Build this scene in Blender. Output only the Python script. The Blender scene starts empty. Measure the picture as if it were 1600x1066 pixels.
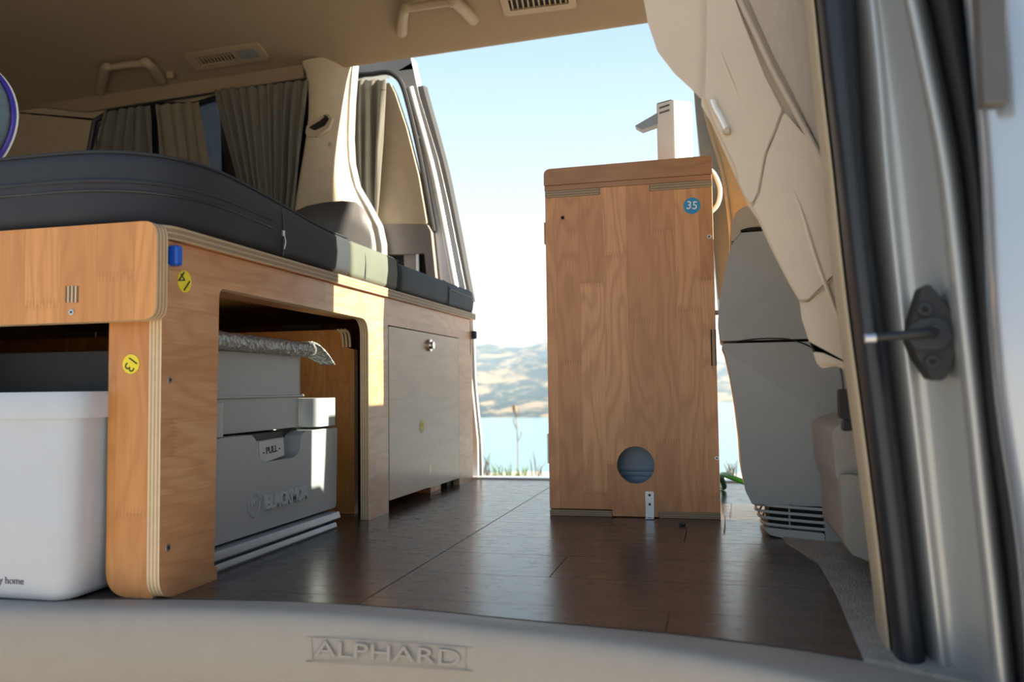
import bpy, bmesh, math, random
from mathutils import Vector, Matrix
from mathutils.geometry import tessellate_polygon
from mathutils import noise as mnoise
random.seed(4)
S = bpy.context.scene
COL = S.collection
# ------------------------------------------------------------------ camera
F = 1300.0
CAM = Vector((0, 0, .26))
_a, _p, _r = math.radians(13.8), math.radians(3.2), math.radians(.75)
_f = Vector((-math.sin(_a)*math.cos(_p), math.cos(_a)*math.cos(_p), math.sin(_p)))
_x = Vector((math.cos(_a), math.sin(_a), 0)); _u = _x.cross(_f)
CR = _x*math.cos(_r)-_u*math.sin(_r); CU = _u*math.cos(_r)+_x*math.sin(_r)
cd = bpy.data.cameras.new('camera'); cam = bpy.data.objects.new('camera', cd); COL.objects.link(cam)
cd.sensor_width = 36; cd.lens = 36*F/1600; cd.clip_start = .02; cd.clip_end = 20000
m = Matrix.Identity(4)
for i in range(3):
    m[i][0], m[i][1], m[i][2], m[i][3] = CR[i], CU[i], -_f[i], CAM[i]
cam.matrix_world = m
cd.dof.use_dof = True; cd.dof.focus_distance = 1.5; cd.dof.aperture_fstop = 5.0
S.camera = cam
def at(px, py, ax, v):
    """point of the plane (axis ax = v) seen at photo pixel px,py"""
    d = _f+CR*((px-800)/F)-CU*((py-533)/F)
    return CAM+d*((v-CAM[ax])/d[ax])
def pl(pts, ax, v):
    """outline on a plane as 2D coords of the two other axes"""
    o = []
    for (x, y) in pts:
        q = at(x, y, ax, v); o.append(tuple(q[i] for i in range(3) if i != ax))
    return o
# ------------------------------------------------------------------ world, sun, exposure
W = bpy.data.worlds.new('sky'); S.world = W; W.use_nodes = True
nt = W.node_tree; bg = nt.nodes['Background']
tc = nt.nodes.new('ShaderNodeTexCoord'); sp = nt.nodes.new('ShaderNodeSeparateXYZ'); rp = nt.nodes.new('ShaderNodeValToRGB')
nt.links.new(tc.outputs['Generated'], sp.inputs[0]); nt.links.new(sp.outputs['Z'], rp.inputs[0]); nt.links.new(rp.outputs[0], bg.inputs[0])
e = rp.color_ramp.elements
e[0].position = 0; e[0].color = (.86, .93, 1.0, 1)
e[1].position = 1; e[1].color = (.22, .40, .70, 1)
for p_, c_ in ((.06, (.84, .93, 1.0)), (.2, (.60, .75, .84)), (.42, (.37, .58, .84))):
    k = e.new(p_); k.color = (*c_, 1)
bg.inputs[1].default_value = 1.15
sd = bpy.data.lights.new('sun', 'SUN'); sd.energy = 24; sd.angle = math.radians(.6); sd.color = (1, .90, .74)
sun = bpy.data.objects.new('sun', sd); COL.objects.link(sun)
SUNV = Vector((math.cos(math.radians(25)), .05, math.sin(math.radians(25))))
sun.rotation_euler = SUNV.to_track_quat('Z', 'Y').to_euler()
S.view_settings.view_transform = 'Standard'; S.view_settings.look = 'None'
S.view_settings.exposure = 0.0; S.view_settings.gamma = 1; S.view_settings.use_curve_mapping = False
# ------------------------------------------------------------------ helpers
def root(name, label, cat, loc=(0, 0, 0), group=None):
    o = bpy.data.objects.new(name, None); COL.objects.link(o); o.location = loc; o.empty_display_size = .05
    o['label'] = label; o['category'] = cat
    if group: o['group'] = group
    return o
def tag(o, label, cat=None, group=None):
    o['label'] = label
    if cat: o['category'] = cat
    if group: o['group'] = group
    return o
def wl(o):
    v = Vector((0, 0, 0))
    while o: v += o.location; o = o.parent
    return v
def st(o): o['kind'] = 'structure'; return o
def mk(name, vs, fs, mats, parent=None, bevel=0, seg=3, smooth=True, fm=None, org=None, bangle=35):
    me = bpy.data.meshes.new(name)
    off = wl(parent); 
    if org is None: org = Vector((0, 0, 0)) if parent else sum((Vector(v) for v in vs), Vector())/len(vs)
    org = Vector(org)
    me.from_pydata([tuple(Vector(v)-off-org) for v in vs], [], fs)
    o = bpy.data.objects.new(name, me); COL.objects.link(o); o.parent = parent; o.location = org
    for m_ in (mats if isinstance(mats, (list, tuple)) else [mats]): me.materials.append(m_)
    if fm:
        for p_, i_ in zip(me.polygons, fm): p_.material_index = i_
    b = bmesh.new(); b.from_mesh(me); bmesh.ops.recalc_face_normals(b, faces=b.faces); b.to_mesh(me); b.free()
    if smooth:
        for p_ in me.polygons: p_.use_smooth = True
        if not bevel: me.set_sharp_from_angle(angle=math.radians(38))
    if bevel:
        md = o.modifiers.new('bevel', 'BEVEL'); md.width = bevel; md.segments = seg; md.limit_method = 'ANGLE'; md.angle_limit = math.radians(bangle); md.harden_normals = True
    return o
def p3(a, b, t, ax):
    return (t, a, b) if ax == 0 else ((a, t, b) if ax == 1 else (a, b, t))
def ext(name, loops, ax, t0, t1, mats, parent=None, bevel=0, seg=2, smooth=True):
    """prism of 2D loops (first outer, others holes) along axis ax; mats=(face, side)"""
    if not isinstance(loops[0][0], (tuple, list, Vector)): loops = [loops]
    flat = [q for l in loops for q in l]; n = len(flat)
    tris = tessellate_polygon([[Vector((a, b, 0)) for a, b in l] for l in loops])
    vs = [p3(a, b, t0, ax) for a, b in flat]+[p3(a, b, t1, ax) for a, b in flat]
    fs = []; fm = []
    for t in tris:
        fs.append(tuple(t)); fs.append(tuple(i+n for i in t)); fm += [0, 0]
    k = 0
    for l in loops:
        for i in range(len(l)):
            a, b = k+i, k+(i+1) % len(l); fs.append((a, b, b+n, a+n)); fm.append(1 if isinstance(mats, (list, tuple)) and len(mats) > 1 else 0)
        k += len(l)
    return mk(name, vs, fs, mats, parent, bevel, seg, smooth, fm)
def rnd(pts, r, n=6):
    """round the corners of an outline; r number or list"""
    out = []; N = len(pts)
    for i in range(N):
        ri = r[i] if isinstance(r, (list, tuple)) else r
        p0, p1, p2 = (Vector((*pts[(i+k) % N], 0)) for k in (-1, 0, 1))
        if ri <= 0: out.append((p1.x, p1.y)); continue
        d0 = (p0-p1); d2 = (p2-p1); ang = d0.angle(d2)
        L = min(ri/max(math.tan(ang/2), 1e-3), d0.length*.49, d2.length*.49)
        a, b = p1+d0.normalized()*L, p1+d2.normalized()*L
        for k in range(n+1):
            t = k/n; q = a*(1-t)**2+p1*2*t*(1-t)+b*t*t; out.append((q.x, q.y))
    return out
def rect(a0, b0, a1, b1, r=0, n=6):
    p_ = [(a0, b0), (a1, b0), (a1, b1), (a0, b1)]
    return rnd(p_, r, n) if r else p_
def circ(a, b, r, n=24, rb=None):
    rb = rb or r
    return [(a+r*math.cos(2*math.pi*i/n), b+rb*math.sin(2*math.pi*i/n)) for i in range(n)]
def box(name, lo, hi, mat, parent=None, bevel=.002, seg=2):
    vs = [(x, y, z) for x in (lo[0], hi[0]) for y in (lo[1], hi[1]) for z in (lo[2], hi[2])]
    fs = [(0, 1, 3, 2), (4, 6, 7, 5), (0, 4, 5, 1), (2, 3, 7, 6), (0, 2, 6, 4), (1, 5, 7, 3)]
    return mk(name, vs, fs, mat, parent, bevel, seg)
def cr(pts, n=6, closed=False):
    P = [Vector(q) for q in pts]; N = len(P); out = []
    rng = range(N) if closed else range(N-1)
    for i in rng:
        if closed: a, b, c, d = P[i-1], P[i], P[(i+1) % N], P[(i+2) % N]
        else: a, b, c, d = P[max(i-1, 0)], P[i], P[i+1], P[min(i+2, N-1)]
        for k in range(n):
            t = k/n
            out.append(.5*((2*b)+(c-a)*t+(2*a-5*b+4*c-d)*t*t+(3*b-a-3*c+d)*t**3))
    if not closed: out.append(P[-1])
    return out
def tube(name, pts, r, mat, parent=None, closed=False, seg=8, sm=5, rf=None, flat=1.0):
    P = cr(pts, sm, closed) if sm else [Vector(q) for q in pts]
    N = len(P); vs = []; fs = []; nrm = None
    for i, q in enumerate(P):
        t = (P[(i+1) % N]-P[i-1]) if closed else (P[min(i+1, N-1)]-P[max(i-1, 0)])
        t.normalize()
        if nrm is None: nrm = t.orthogonal()
        nrm = (nrm-t*nrm.dot(t)).normalized(); bn = t.cross(nrm)
        rr = r*(rf(i/(N-1)) if rf else 1)
        for k in range(seg):
            a = 2*math.pi*k/seg; vs.append(q+nrm*math.cos(a)*rr+bn*math.sin(a)*rr*flat)
    for i in range(N if closed else N-1):
        j = (i+1) % N
        for k in range(seg):
            l = (k+1) % seg; fs.append((i*seg+k, i*seg+l, j*seg+l, j*seg+k))
    if not closed: fs.append(tuple(range(seg))); fs.append(tuple((N-1)*seg+k for k in range(seg)))
    return mk(name, vs, fs, mat, parent)
def grid(name, rows, mat, parent=None, thick=0, bevel=0, closed=False, off=0, sub=0):
    m_, n = len(rows), len(rows[0]); vs = [q for r_ in rows for q in r_]; fs = []
    for i in range(m_-1):
        for j in range(n if closed else n-1):
            k = (j+1) % n; fs.append((i*n+j, i*n+k, (i+1)*n+k, (i+1)*n+j))
    o = mk(name, vs, fs, mat, parent)
    if not bevel:
        for e_ in o.data.edges: e_.use_edge_sharp = False
    if thick:
        md = o.modifiers.new('solid', 'SOLIDIFY'); md.thickness = thick; md.offset = off
    if sub:
        md = o.modifiers.new('sub', 'SUBSURF'); md.levels = sub; md.render_levels = sub
    return o
def disc(name, c, ax, r, h, mat, parent=None, n=24, sgn=-1, bevel=0, rb=None):
    i, j = [k for k in range(3) if k != ax]
    return ext(name, [circ(c[i], c[j], r, n, rb)], ax, c[ax], c[ax]+sgn*h, mat, parent, bevel)
def text(name, s, size, org, xd, yd, mat, parent=None, extrude=.0004, bevel=0, sx=1.0, bold=0, align='CENTER'):
    cu = bpy.data.curves.new(name, 'FONT'); cu.body = s; cu.size = size; cu.extrude = extrude; cu.align_x = align; cu.align_y = 'CENTER'
    cu.offset = bold; cu.bevel_depth = bevel; cu.resolution_u = 4
    t = bpy.data.objects.new(name, cu); COL.objects.link(t)
    dg = bpy.context.evaluated_depsgraph_get(); dg.update()
    me = bpy.data.meshes.new_from_object(t.evaluated_get(dg)); bpy.data.objects.remove(t)
    X = Vector(xd).normalized(); Y = Vector(yd); Y = (Y-X*Y.dot(X)).normalized(); Z = X.cross(Y)
    base = Vector(org)-wl(parent)
    for v in me.vertices: c = v.co.copy(); v.co = base+X*c.x*sx+Y*c.y+Z*c.z
    me.materials.clear(); me.materials.append(mat)
    o = bpy.data.objects.new(name, me); COL.objects.link(o); o.parent = parent
    return o
# ------------------------------------------------------------------ materials
def nn(t, typ, **kw):
    n = t.nodes.new(typ)
    for k, v in kw.items():
        if k.startswith('i_'): n.inputs[int(k[2:])].default_value = v
        else: setattr(n, k, v)
    return n
def ma(t, op, a, b=None, c=None):
    n = t.nodes.new('ShaderNodeMath'); n.operation = op
    for i, v in enumerate((a, b, c)):
        if v is None: continue
        if isinstance(v, (int, float)): n.inputs[i].default_value = v
        else: t.links.new(v, n.inputs[i])
    return n.outputs[0]
def mixc(t, f, a, b, mode='MIX'):
    n = t.nodes.new('ShaderNodeMix'); n.data_type = 'RGBA'; n.blend_type = mode
    for s_, v in ((n.inputs[0], f), (n.inputs[6], a), (n.inputs[7], b)):
        if isinstance(v, (int, float)): s_.default_value = v
        elif isinstance(v, tuple): s_.default_value = (*v[:3], 1)
        else: t.links.new(v, s_)
    return n.outputs[2]
def newm(name):
    m_ = bpy.data.materials.new(name); m_.use_nodes = True; t = m_.node_tree
    return m_, t, t.nodes['Principled BSDF']
def objc(t, scale=(1, 1, 1)):
    c = t.nodes.new('ShaderNodeTexCoord'); mp = t.nodes.new('ShaderNodeMapping'); mp.inputs['Scale'].default_value = scale
    t.links.new(c.outputs['Object'], mp.inputs[0]); return mp.outputs[0]
def noise(t, vec, scale, detail=3, rough=.5, dist=0):
    n = t.nodes.new('ShaderNodeTexNoise'); n.inputs['Scale'].default_value = scale; n.inputs['Detail'].default_value = detail
    n.inputs['Roughness'].default_value = rough; n.inputs['Distortion'].default_value = dist
    if vec is not None: t.links.new(vec, n.inputs['Vector'])
    return n.outputs['Fac']
def bump(t, b, h, strength, dist=.001):
    n = t.nodes.new('ShaderNodeBump'); n.inputs['Strength'].default_value = strength; n.inputs['Distance'].default_value = dist
    t.links.new(h, n.inputs['Height']); t.links.new(n.outputs[0], b.inputs['Normal'])
def pm(name, col, rough=.5, metal=0, var=.08, vs=30, bs=400, bst=.15, spec=.5, coat=0, scale=(1, 1, 1), bd=.001, sheen=0):
    m_, t, b = newm(name)
    v = objc(t, scale); f = noise(t, v, vs)
    c2 = tuple(max(0, c*(1-var*2)) for c in col); c1 = tuple(min(1, c*(1+var)) for c in col)
    t.links.new(mixc(t, f, c2, c1), b.inputs['Base Color'])
    b.inputs['Roughness'].default_value = rough; b.inputs['Metallic'].default_value = metal
    b.inputs['Specular IOR Level'].default_value = spec; b.inputs['Coat Weight'].default_value = coat; b.inputs['Coat Roughness'].default_value = .08
    if sheen: b.inputs['Sheen Weight'].default_value = sheen
    if bst: bump(t, b, noise(t, v, bs, 2), bst, bd)
    return m_
def wood(name, ua, va, cA, cB, cD, w=.048, L=.42, rough=.36, ph=0., comb=1, k=9., contrast=.35, coat=0):
    m_, t, b = newm(name)
    c = t.nodes.new('ShaderNodeTexCoord'); s = t.nodes.new('ShaderNodeSeparateXYZ'); t.links.new(c.outputs['Object'], s.inputs[0])
    u, v = s.outputs[ua], s.outputs[va]
    uu = ma(t, 'ADD', ma(t, 'DIVIDE', u, w), 100+ph); uid = ma(t, 'FLOOR', uu); uf = ma(t, 'FRACT', uu)
    w1 = nn(t, 'ShaderNodeTexWhiteNoise', noise_dimensions='1D'); t.links.new(uid, w1.inputs['W'])
    vv = ma(t, 'ADD', ma(t, 'DIVIDE', v, L), ma(t, 'MULTIPLY_ADD', w1.outputs[0], 9, 50)); vid = ma(t, 'FLOOR', vv); vf = ma(t, 'FRACT', vv)
    cb = t.nodes.new('ShaderNodeCombineXYZ'); t.links.new(uid, cb.inputs[0]); t.links.new(vid, cb.inputs[1])
    w2 = nn(t, 'ShaderNodeTexWhiteNoise', noise_dimensions='3D'); t.links.new(cb.outputs[0], w2.inputs['Vector']); rr = w2.outputs['Value']
    base = mixc(t, rr, cA, cB)
    g = t.nodes.new('ShaderNodeCombineXYZ')
    t.links.new(ma(t, 'MULTIPLY_ADD', u, 14, ma(t, 'MULTIPLY', rr, 60)), g.inputs[0]); t.links.new(ma(t, 'MULTIPLY', v, 2.6), g.inputs[1]); t.links.new(ma(t, 'MULTIPLY', rr, 31), g.inputs[2])
    n1 = noise(t, g.outputs[0], 1.0, 2, .45)
    ring = ma(t, 'MULTIPLY_ADD', ma(t, 'SINE', ma(t, 'MULTIPLY', n1, 6.283*k)), .5, .5)
    ring = ma(t, 'POWER', ring, 2.2)
    g2 = t.nodes.new('ShaderNodeCombineXYZ')
    t.links.new(ma(t, 'MULTIPLY_ADD', u, 420, ma(t, 'MULTIPLY', rr, 90)), g2.inputs[0]); t.links.new(ma(t, 'MULTIPLY', v, 12), g2.inputs[1]); t.links.new(rr, g2.inputs[2])
    n2 = noise(t, g2.outputs[0], 1.0, 3, .6)
    col = mixc(t, ma(t, 'MULTIPLY', ring, contrast), base, cD)
    col = mixc(t, ma(t, 'MULTIPLY', ma(t, 'SUBTRACT', n2, .35), 1.0), col, cD)
    # finger joints and stave joints
    d = ma(t, 'MULTIPLY', ma(t, 'MINIMUM', vf, ma(t, 'SUBTRACT', 1, vf)), L)
    near = ma(t, 'LESS_THAN', d, .0065); teeth = ma(t, 'GREATER_THAN', ma(t, 'SINE', ma(t, 'MULTIPLY', u, 6.283/.0052)), .35)
    hit = ma(t, 'MULTIPLY', ma(t, 'MULTIPLY', near, teeth), .42*comb)
    sj = ma(t, 'MULTIPLY', ma(t, 'GREATER_THAN', ma(t, 'ABSOLUTE', ma(t, 'SUBTRACT', uf, .5)), .487), .28)
    col = mixc(t, ma(t, 'MAXIMUM', hit, sj), col, cD)
    t.links.new(col, b.inputs['Base Color']); b.inputs['Roughness'].default_value = rough
    b.inputs['Coat Weight'].default_value = coat; b.inputs['Coat Roughness'].default_value = .25
    bump(t, b, n2, .12, .0006)
    return m_
_ply = {}
def ply(ax, t0, th, nl=7, dk=1.0):
    """laminated plywood edge, layers stacked along axis ax from t0 (object coords)"""
    key = (ax, round(t0, 4), th, dk)
    if key in _ply: return _ply[key]
    m_, t, b = newm('plywood_edge')
    c = t.nodes.new('ShaderNodeTexCoord'); s = t.nodes.new('ShaderNodeSeparateXYZ'); t.links.new(c.outputs['Object'], s.inputs[0])
    q = ma(t, 'DIVIDE', ma(t, 'SUBTRACT', s.outputs[ax], t0), th)
    q = ma(t, 'MULTIPLY_ADD', q, nl, 20); fl = ma(t, 'FLOOR', q); fr = ma(t, 'FRACT', q)
    odd = ma(t, 'MODULO', fl, 2)
    n = noise(t, c.outputs['Object'], 60, 3)
    c1 = mixc(t, n, (.62*dk, .45*dk, .27*dk), (.74*dk, .57*dk, .37*dk)); c2 = mixc(t, n, (.40*dk, .26*dk, .14*dk), (.52*dk, .36*dk, .20*dk))
    col = mixc(t, odd, c1, c2)
    line = ma(t, 'GREATER_THAN', ma(t, 'ABSOLUTE', ma(t, 'SUBTRACT', fr, .5)), .41)
    col = mixc(t, ma(t, 'MULTIPLY', line, .65), col, (.13, .08, .045))
    t.links.new(col, b.inputs['Base Color']); b.inputs['Roughness'].default_value = .6
    _ply[key] = m_; return m_
WA, WB, WD = (.76, .385, .17), (.58, .265, .105), (.36, .14, .045)
M = {}
M['wood_v'] = wood('rubberwood_upright', 0, 2, WA, WB, WD)                       # staves run up, face towards y
M['wood_h'] = wood('rubberwood_level', 2, 1, (.64, .37, .20), (.50, .26, .125), WD, rough=.30, L=.5, ph=.3)     # face towards x, staves run along y
M['wood_x'] = wood('rubberwood_worktop', 2, 0, (.46, .23, .10), (.40, .19, .08), (.25, .10, .04), w=.06, L=.9, k=6, comb=0)
M['wood_d'] = wood('rubberwood_door_face', 2, 1, (.46, .28, .165), (.42, .25, .145), (.27, .15, .085), w=.14, rough=.30, L=3, ph=.3, comb=0, k=4, contrast=.3, coat=.12)
M['wood_top'] = wood('rubberwood_board', 0, 1, WA, WB, WD)
M['wood_beam'] = wood('rubberwood_beam', 0, 2, (.68, .31, .095), (.54, .225, .06), (.38, .135, .035), w=.055, L=.30, rough=.33, ph=.2)
M['beige'] = pm('beige_trim_plastic', (.45, .355, .245), .55, bs=900, bst=.25)
M['headliner'] = pm('headliner_cloth', (.30, .215, .135), .95, bs=1500, bst=.4, var=.05)
M['leather'] = pm('beige_seat_leather', (.56, .45, .335), .36, bs=260, bst=.22, var=.05, vs=8)
M['weave'] = pm('beige_woven_cloth', (.44, .36, .29), .8, bs=300, bst=.6, scale=(6, 1, 1))
M['console'] = pm('grey_console_plastic', (.36, .345, .315), .5, bs=1100, bst=.3, var=.04)
M['greyplastic'] = pm('grey_moulded_plastic', (.33, .34, .345), .42, bs=700, bst=.12, var=.03)
M['white'] = pm('white_plastic', (.46, .48, .52), .38, bst=.05, var=.02)
M['tapwhite'] = pm('gloss_white_plastic', (.82, .81, .79), .25, bst=0, var=.01)
M['dark'] = pm('black_plastic', (.02, .02, .022), .5, var=.2)
M['gap'] = pm('dark_recess_plastic', (.012, .011, .01), .9)
M['rubber'] = pm('black_weatherstrip_rubber', (.014, .017, .024), .38, var=.1, bst=.1)
M['fabric'] = pm('charcoal_cushion_fabric', (.022, .024, .030), .75, bs=1400, bst=.5, var=.12, vs=14)
M['fabric2'] = pm('slate_cushion_fabric', (.048, .060, .076), .72, bs=1400, bst=.5, var=.12, vs=14)
M['curtain'] = pm('olive_grey_curtain_cloth', (.135, .125, .10), .85, bs=900, bst=.3, var=.08, vs=20)
M['curtain2'] = pm('tan_curtain_cloth', (.20, .17, .12), .85, bs=900, bst=.3, var=.1, vs=20)
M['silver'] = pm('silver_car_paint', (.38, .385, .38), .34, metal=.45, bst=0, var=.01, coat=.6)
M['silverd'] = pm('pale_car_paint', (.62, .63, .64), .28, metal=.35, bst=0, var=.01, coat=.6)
M['steel'] = pm('zinc_steel', (.55, .56, .57), .35, metal=.9, bst=.05)
M['chrome'] = pm('chrome', (.75, .72, .68), .12, metal=1, bst=0)
M['blue'] = pm('blue_plastic', (.012, .10, .55), .35, bst=0)
M['navy'] = pm('navy_plastic', (.01, .03, .09), .35, bst=0)
M['yellow'] = pm('yellow_sticker', (.80, .66, .02), .5, bst=0, var=.02)
M['paleyellow'] = pm('faded_yellow_sticker', (.55, .47, .22), .5, bst=0, var=.1)
M['ink'] = pm('black_ink', (.02, .018, .015), .6, bst=0)
M['greyink'] = pm('grey_ink', (.10, .10, .12), .6, bst=0)
M['stickblue'] = pm('blue_sticker', (.02, .26, .52), .45, bst=0, var=.02)
M['whiteink'] = pm('white_ink', (.8, .82, .84), .5, bst=0)
M['green'] = pm('green_hose_plastic', (.06, .42, .03), .3, bst=0)
M['carpet'] = pm('beige_carpet', (.40, .355, .30), .95, bs=350, bst=1., var=.2, vs=60, bd=.004)
M['sill'] = pm('greige_sill_plastic', (.33, .285, .24), .48, bs=1300, bst=.25, var=.04)
M['alu'] = pm('grey_slide_metal', (.30, .32, .34), .4, metal=.5)
M['pillow'] = pm('grey_teal_fleece', (.15, .21, .235), .95, bs=200, bst=.8, var=.2, vs=25, scale=(1, 1, 3), bd=.003)
M['purple'] = pm('purple_satin', (.06, .04, .38), .3)
M['skin'] = pm('blue_silver_door_paint', (.40, .44, .50), .22, metal=.55, bst=0, var=.01, coat=.6)
M['fabric_sunlit'] = pm('sunlit_charcoal_fabric', (.13, .133, .105), .75, bs=1400, bst=.5, var=.1, vs=14)  # charcoal cover with its sunlit brightness and warmth painted into the colour
M['seal'] = pm('matt_black_door_rubber', (.012, .012, .013), .75, bst=.1)
def glassm(name, tint, rough=.03, gl=.08):
    m_, t, b = newm(name); t.nodes.remove(b)
    tr = nn(t, 'ShaderNodeBsdfTransparent'); tr.inputs[0].default_value = (*tint, 1)
    g = nn(t, 'ShaderNodeBsdfGlossy'); g.inputs['Roughness'].default_value = rough
    mx = nn(t, 'ShaderNodeMixShader'); mx.inputs[0].default_value = gl
    t.links.new(tr.outputs[0], mx.inputs[1]); t.links.new(g.outputs[0], mx.inputs[2]); t.links.new(mx.outputs[0], t.nodes['Material Output'].inputs[0])
    return m_
M['tint'] = glassm('tinted_glass', (.20, .20, .21))
M['clear'] = glassm('clear_glass', (.9, .95, .93))
# ------------------------------------------------------------------ land outside
M['gravel'] = pm('pale_gravel', (.46, .41, .34), .9, var=.15, vs=3, bs=40, bst=.8, bd=.01)
gp = [(-60, -60), (60, -60), (60, 6.3), (20, 6.45)]+[(x*.5, 6.55+.25*math.sin(x*1.7)+.15*math.sin(x*.61)) for x in range(24, -25, -1)]+[(-60, 6.5)]
g = st(ext('ground', [gp], 2, -.62, -.42, M['gravel'])); tag(g, 'pale gravel ground around the van ending at a bank above the lake')
bk = []
for j in range(9):
    t = j/8; bk.append([(x*4., 6.4+t*70+1.5*t*math.sin(x), -.60-39.*t**.8+.0*x) for x in range(-16, 17)])
M['bank'] = pm('bank_grass', (.22, .22, .08), .95, var=.3, vs=1, bs=10, bst=.5, bd=.05)
st(grid('ground_bank', bk, M['bank']))
m_, t, b = newm('lake_water'); M['water'] = m_
b.inputs['Base Color'].default_value = (.16, .30, .36, 1); b.inputs['Roughness'].default_value = .25
bump(t, b, noise(t, objc(t, (.05, .3, 1)), 1, 3), .25, 1.)
lk = st(mk('lake', [(-4000, 60, -40), (4000, 60, -40), (4000, 6000, -40), (-4000, 6000, -40)], [(0, 1, 2, 3)], M['water'])); tag(lk, 'pale blue lake water reaching to the hills')
m_, t, b = newm('hill_cover'); M['hill'] = m_
n1 = noise(t, objc(t, (1, .4, 3.)), .012, 7, .65, .6); n2 = noise(t, objc(t, (1, .4, 3)), .06, 4, .6)
k = ma(t, 'ADD', ma(t, 'MULTIPLY', n1, .75), ma(t, 'MULTIPLY', n2, .25))
rr = nn(t, 'ShaderNodeValToRGB'); t.links.new(k, rr.inputs[0]); rr.color_ramp.elements[0].position = .505; rr.color_ramp.elements[1].position = .58
rr.color_ramp.elements[0].color = (.035, .055, .055, 1); rr.color_ramp.elements[1].color = (.30, .25, .16, 1)
t.links.new(rr.outputs[0], b.inputs['Base Color']); b.inputs['Roughness'].default_value = 1; b.inputs['Specular IOR Level'].default_value = 0
def sst(x): x = max(0, min(1, x)); return x*x*(3-2*x)
rows = []
for j in range(90):
    row = []
    for i in range(170):
        s = -.62+1.0*i/169
        D = 1050+950*sst((s+.17)/.10)
        q = j/89; dist = D*.98+q*(4200-D)
        x = s*dist
        n = mnoise.fractal(Vector((x/420, dist/420, 3.1)), 1.0, 2.0, 5)
        ridge = 84+46*math.sin(s*13+.9+3.1)+24*math.sin(s*37+1.0)
        h = -41+8*sst(q*8)+(ridge+40)*sst(q*1.9)*(1-.5*sst((q-.55)*2.2))+n*46*sst(q*3)+8*mnoise.noise(Vector((x/60, dist/60, 0)))*sst(q*4)
        row.append((x, dist, h))
    rows.append(row)
hl = st(grid('hills', rows, M['hill'])); tag(hl, 'hazy hills with tan pasture and dark bush across the lake')
# haze over the lake, seen between camera and hills
m_ = bpy.data.materials.new('lake_haze'); m_.use_nodes = True; t = m_.node_tree; t.nodes.remove(t.nodes['Principled BSDF'])
vs_ = nn(t, 'ShaderNodeVolumeScatter'); vs_.inputs['Color'].default_value = (.45, .68, 1, 1); vs_.inputs['Density'].default_value = .00032
t.links.new(vs_.outputs[0], t.nodes['Material Output'].inputs['Volume'])
hz = box('lake_haze', (-3500, 300, -39.5), (3500, 4600, 420), m_, None, 0); hz['kind'] = 'stuff'; tag(hz, 'thin blue haze hanging over the lake and hills', 'haze')
# ------------------------------------------------------------------ floor
FW = wood('dark_floor_vinyl', 1, 0, (.088, .054, .038), (.070, .043, .031), (.032, .020, .014), w=.30, L=3, rough=.27, comb=0, k=7, contrast=.5)
FB = FW.node_tree.nodes['Principled BSDF']; FB.inputs['Specular IOR Level'].default_value = .6
t = FW.node_tree; n_ = noise(t, objc(t, (1, 3, 1)), 28, 3, .6)
t.links.new(ma(t, 'MULTIPLY_ADD', n_, .22, .14), FB.inputs['Roughness'])
bump(t, FB, noise(t, objc(t, (.35, 3, 1)), 40, 4, .65), .08, .001)
fl = st(mk('floor', [(-2.1, .925, -.012), (1.4, .925, -.012), (1.4, 2.33, -.012), (-2.1, 2.33, -.012), (-2.1, .925, -.05), (1.4, .925, -.05), (1.4, 2.33, -.05), (-2.1, 2.33, -.05)],
           [(0, 1, 2, 3), (7, 6, 5, 4), (0, 4, 5, 1), (1, 5, 6, 2), (2, 6, 7, 3), (3, 7, 4, 0)], M['gap'], org=(0, 0, 0)))
tag(fl, 'dark brown wood-look vinyl floor of the van')
def fedge(y):      # right edge of the vinyl, from the photo's floor line
    A, B = at(1260, 857, 2, 0), at(1375, 1034, 2, 0)
    if y > A.y: return .098+(.0-.0)+.10*sst((y-A.y)/.1)+.0
    t_ = (y-A.y)/(B.y-A.y); return A.x+(B.x-A.x)*t_
SILL = [at(x_, a_, 2, 0) for x_, a_ in zip((0, 130, 300, 480, 640, 800, 930, 1050, 1150, 1250, 1370, 1480), (934, 936, 937, 941, 952, 968, 980, 991, 1003, 1016, 1036, 1052))]
def sy(x):
    if x <= SILL[0].x: return SILL[0].y
    for a_, b_ in zip(SILL[:-1], SILL[1:]):
        if a_.x <= x <= b_.x: return a_.y+(b_.y-a_.y)*(x-a_.x)/(b_.x-a_.x)
    return SILL[-1].y
Ys = [.84+.1465*i for i in range(11)]
for i in range(10):
    y0, y1 = Ys[i], min(Ys[i+1], 2.325)
    cuts = [-2.0, -1.1, -.43] if i % 2 else [-2.0, -1.4, -.43]
    q = -.43+[.37, .62, .20, .52][i % 4]
    xs = cuts+([q] if q < .0 else [])+[9]
    for a_, b_ in zip(xs[:-1], xs[1:]):
        if b_ == 9:
            x0e, x1e = (fedge(y0+.0003), fedge(y1-.0003)) if y0 < 1.45 else (.25, .25)
            pts = [(a_+.0004, y0+.0003), (x0e, y0+.0003), (x1e, y1-.0003), (a_+.0004, y1-.0003)]
        else:
            e_ = .0012 if b_ == -.43 else .0004
            pts = [(a_+.0004, y0+.0003), (b_-e_, y0+.0003), (b_-e_, y1-.0003), (a_+.0004, y1-.0003)]
        if i == 0:
            xa, xb = pts[0][0], pts[1][0]
            pts = [(xa+(xb-xa)*k_/8, sy(xa+(xb-xa)*k_/8)-.0+.004) for k_ in range(9)]+pts[2:]
        ext('floor_plank', [pts], 2, -.012, 0, FW, fl, .0005, 1)
# far sill strip
fs_ = st(ext('trim_1', [rnd([(2.305, -.05), (2.305, .004), (2.34, .006), (2.36, -.03), (2.36, -.25), (2.33, -.25)], .003, 3)], 0, -2.0, .4, M['silverd'])); tag(fs_, 'pale metal sill strip along the far door opening')
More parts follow.
